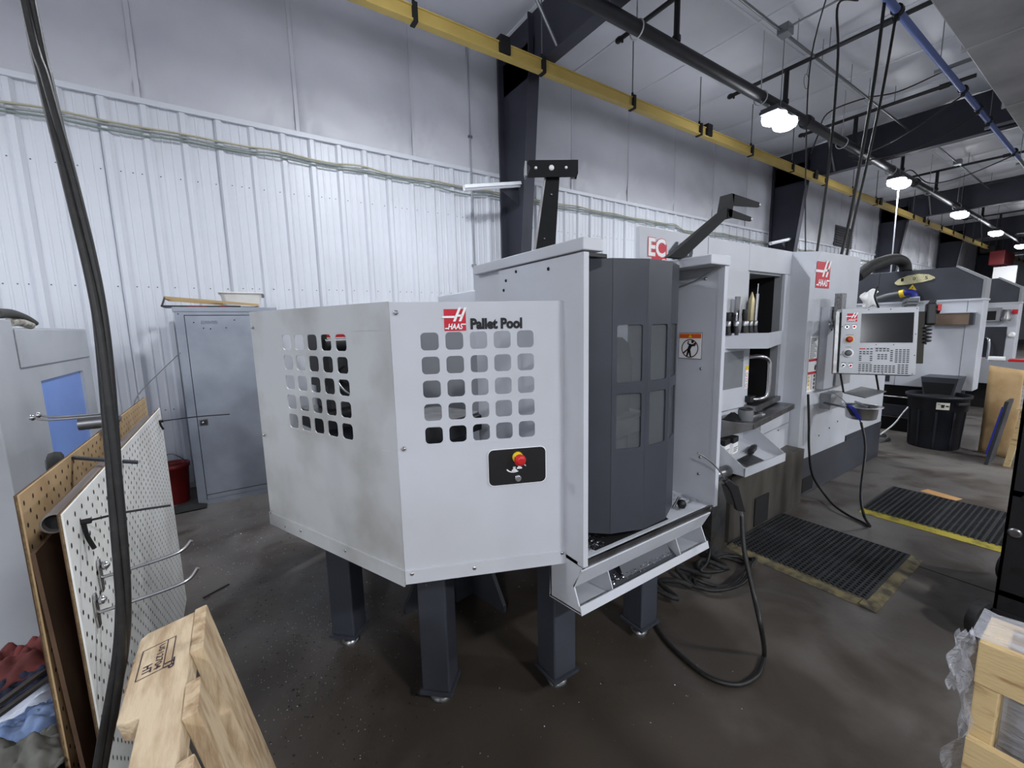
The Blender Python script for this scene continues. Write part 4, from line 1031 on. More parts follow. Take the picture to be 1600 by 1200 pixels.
# ------------------------------------------------------------------ tool holders on the shelf
def holder(x, y, lab, kind, h, lean=0.0, m2=black):
    t = thing('tool_holder', lab, 'tool holder', (x, y, 1.592), 'tool holders on the shelf')
    F = frame((x, y, 1.592), (1, 0, 0), (0, 1, 0), Vector((lean, 0, 1)).normalized())
    part('taper', MB(F).lathe([(.030, 0), (.030, .014), (.023, .018), (.023, .024), (.021, .04), (.018, .07)], (0, 0, 0), 14), black, t)
    part('collet_nut', MB(F).lathe([(.020, .07), (.020, .105), (.014, .112)], (0, 0, 0), 14), steel, t)
    if kind == 'drill': part('drill', MB(F).path([(0, 0, .11), (0, 0, h*.7), (0, 0, h)], lambda u: .009*(1-.75*(u > .95)), 8, 3), m2, t)
    if kind == 'bore': part('boring_bar', MB(F).tube((0, 0, .11), (0, 0, h*.8), .014, 10).tube((0, 0, h*.8), (0, 0, h), .005, 8), chrome, t)
    if kind == 'mill': part('cutter', MB(F).lathe([(.018, .11), (.022, h*.8), (.018, h)], (0, 0, 0), 12), m2, t)
    if kind == 'flat': part('flat_blade', MB(F).box(-.03, .03, -.006, .006, .11, h), m2, t)
    if kind == 'tip': part('cone_tip', MB(F).lathe([(.022, .11), (.024, h*.78), (.02, h*.84), (.003, h)], (0, 0, 0), 12), mat('brass_tip', (176, 164, 128), .4, .7), t)
holder(3.245, 1.812, 'short black tool holder nearest the pallet pool', 'mill', .17)
holder(3.29, 1.775, 'black tool holder with a short steel drill', 'drill', .18, 0, chrome)
holder(3.33, 1.80, 'tall tool holder with a flat steel blade', 'flat', .30, .04, steel)
holder(3.40, 1.77, 'black tool holder with a dark ball cutter', 'mill', .20)
holder(3.46, 1.79, 'black tool holder with a slim dark drill', 'drill', .27, .05, darker)
holder(3.55, 1.80, 'tool holder with a pale cone tip', 'tip', .34, .02)
holder(3.62, 1.80, 'tallest tool holder with a long steel boring bar', 'bore', .41, .06)
t = thing('tool_block', 'black square block at the back of the tool shelf', 'block', (3.27, 1.835, 1.592))
part('block', MB().box(3.235, 3.34, 1.822, 1.846, 1.592, 1.77), black, t, bevel=.006)
part('slot', MB().box(3.25, 3.32, 1.819, 1.823, 1.70, 1.73), steel, t)
# ================================================================== floor mats
matr = mat('mat_rubber', (34, 35, 38), .55, col2=(52, 53, 56), scale=9, lo=.5, hi=.75)
mate = mat('mat_edge_worn', (118, 108, 78), .75, col2=(66, 62, 54), scale=14, lo=.4, hi=.62)
maty = mat('mat_edge_yellow', (186, 170, 62), .7, col2=(120, 110, 52), scale=10, lo=.5, hi=.7)
def floor_mat(lab, x0, x1, y0, y1, edges, em, nrow, ncol):
    t = thing('floor_mat', lab, 'mat', ((x0+x1)/2, (y0+y1)/2, 0), 'black drainage mats')
    g = MB(); b = .075
    gx0 = x0+(b if 'w' in edges else .0); gx1 = x1; gy0 = y0+(b if 's' in edges else 0); gy1 = y1
    for i in range(nrow+1):
        y = gy0+(gy1-gy0)*i/nrow; wd = .012 if i % 8 else .02
        g.box(gx0, gx1, y-wd/2, y+wd/2, .004, .019)
    for j in range(ncol+1):
        x = gx0+(gx1-gx0)*j/ncol
        g.box(x-.006, x+.006, gy0, gy1, .002, .0175)
    part('grid', g, matr, t)
    part('underside', MB().box(gx0, gx1, gy0, gy1, .0005, .002), blackm, t)
    if 's' in edges: part('bevel_edge', MB().prism([(y0, .0005), (gy0+.006, .0005), (gy0+.006, .019), (y0, .003)], 'x', x0, x1), em, t)
    if 'w' in edges: part('bevel_edge', MB().prism([(x0, .0005), (gx0+.006, .0005), (gx0+.006, .019), (x0, .003)], 'y', y0, y1), em, t)
    return t
floor_mat('black drainage mat with worn edging, in front of the parts bin', 2.97, 3.90, .70, 1.60, 'sw', mate, 26, 26)
floor_mat('black drainage mat with a yellow edge, in front of the control pendant', 4.49, 5.42, -.35, 1.245, 'w', maty, 44, 26)

# ================================================================== second machine (vertical mill) and its neighbours
def mill(lab, X, Yf, L, cover_lab=None, z_c=2.36):
    t = thing('vertical_mill', lab, 'machine', (X+L/2, Yf+1.6, 0), 'vertical mills in the row')
    part('body', MB().box(X, X+.32, Yf, Yf+1.1, .70, 1.925), paint, t, bevel=.01, label='front section of the side sheet')
    part('body', MB().box(X, X+L, Yf+1.1, Yf+3.2, .70, 1.925), paint, t, bevel=.01)
    prf = [(Yf+.03, 1.93), (Yf+1.1, 1.93), (Yf+1.1, z_c+.015), (Yf+.3, z_c), (Yf+.03, 2.17)]
    part('top_cover', MB().prism(prf, 'x', X+.03, X+.30), dark, t, bevel=.006)
    part('top_cover', MB().prism([(Yf+1.1, 1.93), (Yf+3.1, 1.93), (Yf+3.1, z_c+.05), (Yf+1.1, z_c+.015)], 'x', X+.03, X+L-.03), dark, t, bevel=.006)
    part('cover_trim', MB().prism([(Yf-.0, 1.93), (Yf+.03, 1.93), (Yf+.03, 2.17), (Yf+.3, z_c), (Yf+.29, z_c+.02), (Yf, 2.185)], 'x', X+.02, X+.31), paintg, t)
    part('body_rim', MB().box(X-.012, X+.32, Yf-.01, Yf+3.2, 1.905, 1.93), paint, t)
    part('plinth', MB().box(X+.1, X+.3, Yf+.15, Yf+1.1, 0, .70), blackm, t)
    part('plinth', MB().box(X+.15, X+L-.1, Yf+1.1, Yf+3.0, 0, .70), blackm, t)
    return t
m2 = mill('white mill with a dark top cover behind the trash can', 8.2, 1.2, 2.4)
MX = 8.2
part('side_seam', MB().box(MX-.002, MX, 1.34, 1.345, .70, 1.90), greyp, m2)
part('side_seam', MB().box(MX-.002, MX, 2.0, 2.005, .70, 1.90), greyp, m2)
part('rust_box', MB().box(MX-.12, MX, 1.29, 1.66, 1.585, 1.745), mat('brown_box', (120, 102, 86), .6, col2=(104, 86, 72), scale=6), m2, bevel=.008)
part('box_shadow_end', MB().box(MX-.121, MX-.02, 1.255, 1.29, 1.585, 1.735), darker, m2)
part('box_lid', MB().box(MX-.13, MX, 1.25, 1.67, 1.745, 1.757), paint, m2)
part('hatch', MB().box(MX-.004, MX, 2.06, 2.16, .75, .88), darker, m2)
for z in (.52, .22):
    part('frame_rail', MB().tube((MX+.05, 1.3, z), (MX+.05, 4.0, z), .012, 8), steel, m2)
part('lower_conveyor', MB().box(MX+.0, MX+.5, 1.3, 4.0, .24, .40), darker, m2)
ch = part('chip_chute', MB().prism([(1.31, .64), (1.59, .64), (1.63, .90), (1.27, .90)], 'x', MX-.42, MX), dark, m2)
part('chute_mouth', MB().prism([(1.33, .66), (1.57, .66), (1.61, .83), (1.30, .83)], 'x', MX-.425, MX-.42), blackm, ch)
# number plate: pointed oval with 1 0 5
NP = frame((MX+.028, 2.12, 2.17), (0, -1, 0.02), (-1, 0, 0))
outl = [(0, .04), (.04, .085), (.14, .125), (.26, .135), (.36, .115), (.42, .075), (.43, .055), (.39, .035), (.30, .015), (.15, .0), (.04, .0), (.01, .02)]
npq = part('number_plate', MB(NP).prism(outl, 'y', .0, .012), mat('cream_plate', (206, 200, 158), .6, col2=(150, 146, 120), scale=60, lo=.55, hi=.7), m2, label='cream oval plate reading 1 0 5')
for ch_, u in (('1', .07), ('0', .20), ('5', .325)):
    lettering('digit', ch_, blackp, npq, NP, u, u+.03, .05, .095, off=.01, lift=.0135)
wt = part('warning_triangle', MB(frame((MX+.027, 1.97, 2.085), (0, -1, 0), (-1, 0, 0))).poly([(0, .001, 0), (.10, .001, 0), (.05, .001, .085)]), safety, m2, recalc=False)
part('bolt_mark', MB(frame((MX+.027, 1.97, 2.085), (0, -1, 0), (-1, 0, 0))).poly([(.035, .002, .015), (.048, .002, .03), (.042, .002, .034), (.062, .002, .058), (.055, .002, .036), (.060, .002, .033)]), blackp, wt, recalc=False)
# drain hose with yellow clamp and blue elbow
hs = thing('drain_hose', 'grey hose with a yellow clamp and blue elbow on the mill top', 'hose', (8.0, 2.0, 1.93))
HX = 8.1
part('hose', MB().path([onx(1365, 470, HX), onx(1385, 463, HX), onx(1407, 459, HX)], .04, 10, 5), greyp, hs)
part('clamp', MB().tube(onx(1406, 459.5, HX), onx(1413, 458, HX), .056, 10), safety, hs)
part('elbow', MB().path([onx(1413, 458, HX), onx(1422, 456.5, HX), onx(1428, 460, HX), onx(1429, 466, HX)], .043, 10, 5), bluep, hs)
part('socket', MB().tube(onx(1429, 464, HX), onx(1429, 472, HX), .055, 12), paint, hs)
single('black_duct_hose', MB().path([onx(1340, 432, 7.2), onx(1362, 416, 7.4), onx(1385, 407, 7.8), onx(1402, 405, 8.3), onx(1413, 412, 8.5), onx(1415, 424, 8.5)], .075, 12, 6), rubber, 'thick black hose arching onto the dark mill cover', 'hose')
cb = thing('cloth_bundle', 'white cloth tied with a black strap above the control screen', 'cloth', dep(1362, 478, 3.75))
cbp = dep(1362, 478, 3.75)
part('cloth', MB().grid(lambda u, v: dep(1347+22*u+6*math.sin(7*v)*v, 480-26*v+3*math.sin(6*u+v), 3.78-.05*math.sin(PI*u)*math.sin(PI*min(1, v*1.0))), 10, 10), white, cb, solid=.004)
part('strap', MB().path([dep(1371, 449, 3.72), dep(1368, 458, 3.71), dep(1367, 465, 3.70), dep(1373, 481, 3.71)], .008, 6, 4), blackp, cb)
part('speckled_post', MB().box(4.62, 4.72, 1.545, 1.60, 1.70, 1.93), mat('speckle', (150, 150, 152), .6, col2=(90, 90, 92), scale=160, lo=.5, hi=.55), cb)

m3 = mill('farther white mill partly hidden by the black rack', 11.5, 1.25, 2.4)
X3 = 11.5
part('side_window', MB().box(X3-.01, X3, 1.36, 1.75, .95, 1.5), darker, m3)
fr = part('tool_pocket', MB().box(X3-.10, X3, 1.45, 1.72, 1.60, 1.84), paintg, m3)
part('pocket_recess', MB().box(X3-.104, X3-.10, 1.50, 1.62, 1.62, 1.78), blackm, fr)
part('clamp_unit', MB().lathe([(.06, 0), (.07, .05), (.04, .10), (.05, .2)], (X3-.1, 1.38, 1.60), 12), steel, m3)
lg3 = part('red_badge', MB().box(X3-.014, X3-.01, 1.262, 1.33, 1.72, 1.80), red, m3)
part('dial', MB().lathe([(.05, 0), (.05, .03), (.03, .05)], (X3-.01, 1.30, 1.36), 14, (-1, 0, 0)), white, m3)
part('bow_handle', MB().path([(X3-.02, 1.62, 1.30), (X3-.14, 1.56, 1.30), (X3-.16, 1.53, 1.2), (X3-.16, 1.53, .85), (X3-.12, 1.56, .78), (X3-.02, 1.62, .78)], .022, 8, 5), chrome, m3)
part('latch_block', MB().box(X3-.12, X3, 1.62, 1.80, 1.08, 1.30), black, m3)
single('yellow_panel', MB().box(11.0, 11.06, .98, 1.06, 2.0, 2.22), safety, 'yellow panel edge at the right border of the photo above the far mill', 'panel')
tb3 = thing('grey_bench', 'grey bench beside the far mill holding red and white items', 'bench', (11.0, 1.2, 0))
part('top', MB().box(10.75, 11.3, .8, 1.75, .89, .93), paintg, tb3)
part('front', MB().box(10.75, 10.77, .8, 1.75, .55, .89), paintg, tb3)
for y in (.85, 1.7):
    part('leg', MB().box(10.77, 10.82, y-.03, y+.03, 0, .89), darker, tb3)
single('red_case', MB().box(10.8, 11.05, .92, 1.22, .93, .97), redp, 'red case lying on the grey bench by the far mill', 'case', bevel=.008)
single('white_bottle', MB().tube((10.85, 1.26, .97), (10.85, 1.45, .97), .04, 10), white, 'white bottle lying on the grey bench by the far mill', 'bottle')

# ================================================================== trash can
TC = Vector((7.66, 1.42, 0))
tc = thing('trash_can', 'large black round trash can under the chip chute', 'trash can', TC)
part('barrel', MB().lathe([(.245, 0), (.250, .01), (.272, .50), (.285, .505), (.292, .66), (.315, .665), (.318, .70), (.30, .70), (.275, .64), (.25, .03), (.0, .02)], TC, 32, cap=False), mat('can_plastic', (26, 28, 34), .5, col2=(36, 38, 46), scale=6), tc)
for k in range(10):
    a = 2*PI*k/10+.2
    part('rib', MB(rotz((TC.x, TC.y, 0), a)).hexa([(.244, -.012, .02), (.258, -.012, .02), (.258, .012, .02), (.244, .012, .02), (.268, -.012, .5), (.281, -.012, .5), (.281, .012, .5), (.268, .012, .5)]), MATS['can_plastic'], tc)
for a in (.95, .95+PI):
    part('handle', MB(rotz((TC.x, TC.y, 0), a)).box(.30, .345, -.07, .07, .60, .635), MATS['can_plastic'], tc, bevel=.008)
part('waste', MB().grid(lambda u, v: (TC.x+.28*(v)*math.cos(2*PI*u), TC.y+.28*v*math.sin(2*PI*u), .645+.05*(1-v)+.012*math.sin(13*u*2*PI)*v), 24, 6), blackm, tc)
va = math.atan2(-TC.y, -TC.x)+.12
LF = frame((TC.x, TC.y, 0), (math.sin(va), -math.cos(va), 0), (math.cos(va), math.sin(va), 0))
stk = part('sticker', MB().add([LF @ Vector((.292*math.sin(q), .292*math.cos(q), z)) for z in (.535, .625) for q in (-.28, -.14, 0, .14)], [(0, 1, 5, 4), (1, 2, 6, 5), (2, 3, 7, 6)]), mat('sticker_cream', (206, 204, 190), .6), tc, recalc=False, label='small cream sticker with a can drawing')
part('sticker_print', MB(LF).prism([(-.03, .560), (-.005, .560), (.0, .600), (-.035, .600)], 'y', .291, .2945).box(-.072, -.045, .285, .2905, .575, .590).box(.005, .03, .29, .2935, .60, .606), blackp, stk)

single('white_scrap', MB(rotz((7.15, 1.95, 0), 1.2)).box(-.04, .30, -.05, .05, .0, .02), white, 'white strip of plastic lying on the floor left of the trash can', 'scrap')
single('cable_heap', MB().path([(7.5+.25*math.cos(i*1.1)*(1+.2*math.sin(i)), 2.0+.16*math.sin(i*1.1), .02+.012*(i % 4)) for i in range(24)], .013, 6, 4), greyp, 'tangled grey cable on the floor behind the trash can', 'cable')
single('white_cable', MB().path([(7.6, 1.95, .05), (7.75, 1.85, .2), (7.9, 1.8, .35), (8.1, 1.75, .5)], .010, 6, 5), white, 'pale cable rising from the floor behind the trash can', 'cable')

# kraft sheet and boards leaning by the black rack
ks = MB().grid(lambda u, v: Vector((7.76-.16*u+.05*math.sin(PI*v)+.17*v*v, 1.02-.30*u+.02*v, 1.08*v-.03*u*v)), 6, 14)
single('kraft_sheet', ks, card, 'tan kraft board leaning against the bench right of the trash can', 'board', solid=.006)
bd = thing('blue_board', 'dark board with a blue edge standing beside the kraft board', 'board', (7.3, .84, 0))
part('board', MB().hexa([(7.1, .845, 0), (7.5, .845, 0), (7.5, .875, 0), (7.1, .875, 0), (7.16, .76, .74), (7.5, .76, .74), (7.5, .79, .74), (7.16, .79, .74)]), darker, bd)
part('blue_edge', MB().hexa([(7.095, .862, .12), (7.11, .862, .12), (7.11, .878, .12), (7.095, .878, .12), (7.145, .79, .68), (7.16, .79, .68), (7.16, .806, .68), (7.145, .806, .68)]), bluep, bd)
wbk = thing('wood_stand', 'small pine stand with a red pad behind the black rack', 'stand', (7.2, .66, 0))
part('upright', MB().hexa([(7.18, .69, 0), (7.24, .69, 0), (7.24, .74, 0), (7.18, .74, 0), (7.20, .62, .66), (7.26, .62, .66), (7.26, .67, .66), (7.20, .67, .66)]), woody, wbk)
part('top', MB().box(7.12, 7.32, .56, .70, .66, .68), woody, wbk)
part('red_pad', MB().box(7.16, 7.3, .57, .66, .68, .72), mat('dull_red', (150, 70, 62), .7), wbk, bevel=.01)

# ================================================================== black rack at the right border
rk = thing('black_rack', 'black perforated steel rack on casters at the right border', 'rack', (3.4, .15, 0))
rkm = mat('rack_black', (20, 20, 22), .5)
px, py = 3.20, .165
up_ = part('upright', MB().box(px, px+.012, py-.20, py+.13, .18, 1.72).box(px, px+.07, py+.118, py+.13, .18, 1.72), rkm, rk)
for z, yy in ((.235, .094), (.42, .098), (.80, .105), (1.0, .11), (1.2, .11)):
    part('hole', MB().lathe([(.017, 0), (.017, .002)], (px-.0005, py+yy-.03, z), 12, (-1, 0, 0)), blackp, up_)
part('bolt', MB().lathe([(.026, 0), (.026, .004), (.018, .008)], (px, py+.095, .61), 16, (-1, 0, 0)), steel, up_)
part('upright', MB().box(px+.9, px+.912, py-.20, py+.13, .18, 1.72), rkm, rk)
for z in (.26, .80, 1.36):
    part('shelf', MB().box(px, px+.9, py-.75, py+.12, z, z+.03), rkm, rk)
part('foot_rail', MB().box(px-.02, px+.93, py-.75, py+.13, .15, .18), rkm, rk)
for x in (px+.02, px+.86):
    ws = part('caster', MB().lathe([(.10, -.02), (.105, 0), (.10, .02)], (x-.04, py+.16, .105), 20, (0.35, 1, 0)), rubber, rk)
    part('caster_bolt', MB().lathe([(.014, -.032), (.014, .032)], (x-.04, py+.16, .105), 8, (0.35, 1, 0)), zinc, ws)
    part('caster_fork', MB().box(x-.05, x+.04, py+.08, py+.13, .09, .16), rkm, ws)
single('black_bundle', MB().lathe([(.02, -.02), (.11, .02), (.15, .10), (.13, .22), (.07, .30), (.02, .33)], (3.9, .10, 1.39), 12, (-.3, .25, 1)), blackm, 'soft black bundle lying on the black rack', 'bundle')
single('brown_glove', MB().path([(3.80, .19, 1.40), (3.79, .23, 1.42), (3.80, .28, 1.425), (3.82, .31, 1.41)], lambda u: .045*(1-.5*u), 10, 5), mat('brown_leather', (92, 66, 52), .6, col2=(50, 36, 30), scale=30), 'brown leather glove beside the soft black bundle', 'glove')

# ================================================================== stretch wrapped pallet at the lower right
pw = thing('wrapped_pallet', 'pine pallet standing on end wrapped in clear stretch film', 'pallet', (1.26, -.4, 0))
px = 1.20
zs = [(.958, 1.050), (.735, .828), (.52, .61), (.30, .39), (.03, .12)]
for z0, z1 in zs:
    part('deck_board', MB().box(px, px+.018, -.95, .122, z0, z1), woody, pw, bevel=.002)
for y0 in (.088, -.42, -.92):
    part('stringer', MB().box(px+.019, px+.11, y0, y0+.034, .0, 1.05), woody, pw, bevel=.002)
for z0 in (.958, .50, .03):
    part('rear_board', MB().box(px+.111, px+.128, -.95, .122, z0, z0+.09), woody, pw)
part('load', MB().box(px+.075, px+.105, -.40, .080, .05, 1.0), mat('wrapped_grey', (92, 94, 104), .5, col2=(70, 72, 80), scale=6), pw, bevel=.02)
def filmf(u, v):
    z = 1.07*v
    y = .135-1.1*u
    return (px+.022+.008*math.sin(31*v+9*u)*math.sin(17*u+3*v), y, z)
part('film_front', MB().grid(lambda u, v: (px+.060+.007*math.sin(31*v+9*u)*math.sin(27*u+3*v), .084-1.02*u, 1.0*v), 40, 40), film, pw, recalc=False)
part('film_side', MB().grid(lambda u, v: (px-.004+.14*u, .134+.012*math.sin(19*v+7*u)+.010*math.sin(43*v)*(1-u), 1.0*v+.01*math.sin(9*u)), 24, 40), film, pw, recalc=False)
part('film_top', MB().grid(lambda u, v: (px+.0+.14*u, .135-1.1*v, 1.056+.012*math.sin(17*u+5*v)*math.sin(23*v)), 20, 40), film, pw, recalc=False)
part('film_tail', MB().grid(lambda u, v: (px-.018+.03*u+.006*math.sin(11*v+5*u)*math.sin(7*u), .128+.030*(1-u)*(.5+.5*math.sin(2.2*v+.6))+.004*math.sin(15*v+6*u), .925+.14*v+.006*math.sin(31*u)), 16, 40), film, pw, recalc=False)
# ================================================================== galvanised locker by the back wall
lk = thing('metal_locker', 'galvanised sheet metal locker standing against the ribbed wall', 'locker', (.02, 5.3, 0))
lx0, lx1, ly0, ly1, lz = -.41, .42, 5.03, 5.62, 1.945
part('carcass', MB().box(lx0, lx1, ly0+.02, ly1, .0, lz-.03), galv, lk)
part('top', MB().box(lx0-.012, lx1+.012, ly0-.005, ly1, lz-.045, lz), galv, lk, bevel=.004)
part('door_frame', MB().box(lx0, lx0+.07, ly0, ly0+.02, 0, lz-.045).box(lx1-.06, lx1, ly0, ly0+.02, 0, lz-.045).box(lx0+.07, lx1-.06, ly0, ly0+.02, 0, .05).box(lx0+.07, lx1-.06, ly0, ly0+.02, lz-.075, lz-.045), galv, lk)
part('door_gap', MB().box(lx0+.068, lx1-.058, ly0+.012, ly0+.02, .048, lz-.073), blackm, lk)
dd = part('door', MB().box(lx0+.075, lx1-.066, ly0-.004, ly0+.014, .10, lz-.082), galv, lk, bevel=.003)
part('kick_plate', MB().box(lx0+.075, lx1-.066, ly0-.002, ly0+.014, .052, .094), galv, lk)
LD = frame((0, ly0-.004, 0), (1, 0, 0), (0, -1, 0))
pk = mat('stamp_ink', (96, 100, 108), .6)
nm = lettering('nameplate', 'STANLAND', pk, dd, LD, -.215, -.085, 1.800, 1.815, off=.02, lift=.001)
lettering('nameplate_line', 'MANUFACTURING', pk, dd, LD, -.215, -.085, 1.783, 1.793, off=.01, lift=.001)
part('nameplate_rule', MB(LD).box(-.217, -.083, .0005, .001, 1.796, 1.7985), pk, dd)
la = part('latch', MB(LD).box(-.325, -.255, 0, .004, .80, .865), steel, dd, bevel=.002, label='recessed steel latch')
part('latch_cup', MB(LD).box(-.315, -.265, .004, .006, .81, .855), darker, la)
part('latch_bolt', MB(LD).lathe([(.012, .004), (.012, .014), (.005, .016)], (-.295, 0, .832), 10, (0, 1, 0)), chrome, la)
for u, z in ((-.27, 1.80), (.055, 1.82), (-.20, 1.745), (-.145, 1.738), (-.02, 1.745), (-.38, 1.88), (.30, 1.80)):
    screw(dd, LD @ Vector((u, 0, z)), (0, -1, 0), darker, .006, 'rivet')
# things on the locker
wf = thing('tilted_sash', 'thin tan wooden frame lying tilted on top of the locker', 'frame', (-.1, 5.15, lz))
a, b = Vector((-.47, 5.12, 2.035)), Vector((.27, 5.10, 1.972))
def bar(p, q, w=.018, h=.022):
    d = (q-p).normalized(); s_ = Vector((0, 0, 1)).cross(d).normalized()*w/2; u_ = d.cross(s_.normalized())*(-h/2)
    return MB().hexa([p-s_-u_, p+s_-u_, q+s_-u_, q-s_-u_, p-s_+u_, p+s_+u_, q+s_+u_, q-s_+u_])
part('front_rail', bar(a, b), mat('oak_strip', (176, 150, 108), .7), wf)
part('rear_rail', bar(a+Vector((0, .38, .0)), b+Vector((0, .38, 0))), MATS['oak_strip'], wf)
part('end_rail', bar(a, a+Vector((0, .38, 0))), MATS['oak_strip'], wf)
part('end_rail', bar(b, b+Vector((0, .38, 0))), MATS['oak_strip'], wf)
part('end_board', bar(a+Vector((-.0, 0, 0)), Vector((-.50, 5.11, 1.952)), .02, .012), mat('dark_strip', (70, 62, 56), .7), wf)
fd = thing('flat_folder', 'flat black and red folder lying under the wooden frame', 'folder', (-.1, 5.2, lz))
part('folder', MB().box(-.50, .12, 5.04, 5.36, lz+.002, lz+.014), black, fd)
part('red_strip', MB().box(-.30, -.16, 5.036, 5.05, lz+.003, lz+.012).box(-.05, .0, 5.036, 5.05, lz+.003, lz+.016), mat('dark_red', (120, 28, 36), .6), fd)
tbx = thing('plastic_tub', 'cloudy white plastic tub on top of the locker', 'tub', (.14, 5.32, lz+.014))
tubm = mat('cloudy_plastic', (222, 222, 218), .4, col2=(208, 206, 200), scale=5)
def ringp(x0, x1, y0, y1, r): return roundrect(x0, x1, y0, y1, r, 4)
def tubf(prof, m, cx, cy, hx, hy, r):
    mb = MB(); loops = []
    for s_, z in prof: loops.append([(cx+x, cy+y, z) for x, y in roundrect(-hx*s_, hx*s_, -hy*s_, hy*s_, r, 4)])
    n = len(loops[0]); vs = [p for l in loops for p in l]
    mb.add(vs, [(i*n+j, i*n+(j+1) % n, (i+1)*n+(j+1) % n, (i+1)*n+j) for i in range(len(loops)-1) for j in range(n)], True)
    mb.add(loops[0], [tuple(range(n))[::-1]])
    return mb
part('tub_wall', tubf([(.82, lz+.014), (.94, lz+.13), (.98, lz+.145), (1.03, lz+.148), (1.03, lz+.158), (.95, lz+.155), (.80, lz+.03)], tubm, .14, 5.30, .19, .13, .04), tubm, tbx)
part('tub_clip', MB().box(.322, .345, 5.22, 5.26, lz+.11, lz+.145), greyp, tbx)
single('plastic_lid', MB().lathe([(.06, 0), (.062, .02), (.05, .028)], (-.04, 5.42, lz), 16), tubm, 'small round white plastic lid lying behind the plastic tub', 'bowl')  # a round plastic lid lying flat
# red bucket and black boot by the locker
bk = thing('red_bucket', 'dark red bucket standing left of the locker', 'bucket', (-.60, 5.32, 0))
bkm = mat('bucket_red', (122, 26, 26), .45)
part('wall', MB().lathe([(.105, 0), (.13, .36), (.14, .362), (.142, .40), (.13, .40), (.122, .36), (.10, .02), (0, .02)], (-.60, 5.32, 0), 22, cap=False), bkm, bk)
part('bail', MB().path([(-.735, 5.32, .36), (-.70, 5.28, .46), (-.60, 5.24, .52), (-.52, 5.26, .46), (-.465, 5.32, .36)], .006, 6, 6), zinc, bk)
single('black_boot_mat', MB().grid(lambda u, v: (-.70+.36*u, 4.92+.16*v, .012+.05*math.sin(PI*u)*math.sin(PI*v)), 10, 6), rubber, 'low black rubber lump on the floor in front of the red bucket', 'rubber')
st = single('thin_cord', MB().path([(-.40, 5.02, 1.52), (-.62, 4.4, 1.26), (-.58, 3.72, 1.22)], .004, 6, 4), greyp, 'thin dark cord stretched from the locker to the tan pegboard', 'cord')

# ================================================================== grey cabinet at the left border
cb_ = thing('grey_cabinet', 'tall light grey machine cabinet with a blue window at the left border', 'cabinet', (-1.5, 4.2, 0))
cx = -1.05
cg = mat('cabinet_grey', (186, 189, 194), .5, col2=(172, 175, 180), scale=2)
yw0, yw1, zw0, zw1 = 3.97, 4.92, .80, 1.412
for y0, y1, z0, z1 in ((3.3, yw0, 0, 1.755), (yw1, 5.18, 0, 1.755), (yw0, yw1, 0, zw0), (yw0, yw1, zw1, 1.755)):
    part('side_sheet', MB().box(cx-.03, cx, y0, y1, z0, z1), cg, cb_)
part('body', MB().box(-2.2, cx-.03, 3.3, 5.18, 0, 1.75), cg, cb_)
part('raised_panel', MB().box(cx, cx+.012, 3.68, 5.14, 1.515, 1.748), cg, cb_, bevel=.006)
part('front_wing', MB().box(-2.2, cx+.012, 3.28, 3.64, 0, 1.80), cg, cb_, bevel=.006)
part('blue_window', MB().box(cx-.029, cx-.02, yw0, yw1, zw0, zw1), mat('blue_acrylic', (128, 164, 236), .25, col2=(114, 150, 228), scale=1), cb_, label='blue tinted window')
part('foot_rail', MB().box(cx, cx+.05, 3.3, 5.1, .0, .06), cg, cb_)
gl = thing('work_glove', 'dirty folded work glove on top of the grey cabinet', 'glove', (cx+.0, 3.75, 1.755))
part('pad', MB().path([(cx-.02, 3.55, 1.83), (cx, 3.70, 1.835), (cx+.01, 3.85, 1.815), (cx+.01, 4.0, 1.785)], lambda u: .03-.012*u, 10, 4), mat('glove_dark', (74, 74, 72), .8), gl)
part('cloth', MB().path([(cx-.02, 3.72, 1.785), (cx, 3.8, 1.79), (cx, 3.95, 1.772)], .026, 10, 4), mat('glove_white', (190, 186, 176), .8, col2=(120, 116, 106), scale=30), gl)

# ================================================================== pegboards
def pegboard(name, lab, X, ya, yb, z0, z1, th, face, back, pitch, hl):
    t = thing(name, lab, 'pegboard', (X, (ya+yb)/2, z0))
    part('sheet', MB().box(X-.004, X, ya, yb, z0, z1), face, t, label=hl)
    part('core', MB().box(X-th, X-.004, ya+.001, yb-.001, z0, z1-.001), hedge, t)
    part('back_face', MB().box(X-th-.002, X-th, ya, yb, z0, z1), back, t)
    hm = MB()
    ny = int((yb-ya-.04)/pitch); nz = int((z1-z0-.04)/pitch)
    for i in range(ny+1):
        for j in range(nz+1):
            if (i+j) % 2: continue
            y = ya+.02+i*pitch; z = z1-.03-j*pitch
            hm.add([(X+.0006, y+.0055*math.cos(q*PI/3), z+.008*math.sin(q*PI/3)) for q in range(6)], [(0, 1, 2, 3, 4, 5)])
    part('peg_holes', hm, hole, t, kind='stuff', recalc=False)
    return t
pbw = pegboard('white_pegboard', 'white perforated pegboard standing nearest the pallet pool', -.385, 1.445, 3.22, .02, 1.262, .009, hardw, brownd, .031, 'white painted face with rows of holes')
pbt = pegboard('tan_pegboard', 'tan perforated pegboard standing behind the white pegboard', -.53, 1.70, 3.85, .02, 1.262, .009, hard, brownd, .033, None)
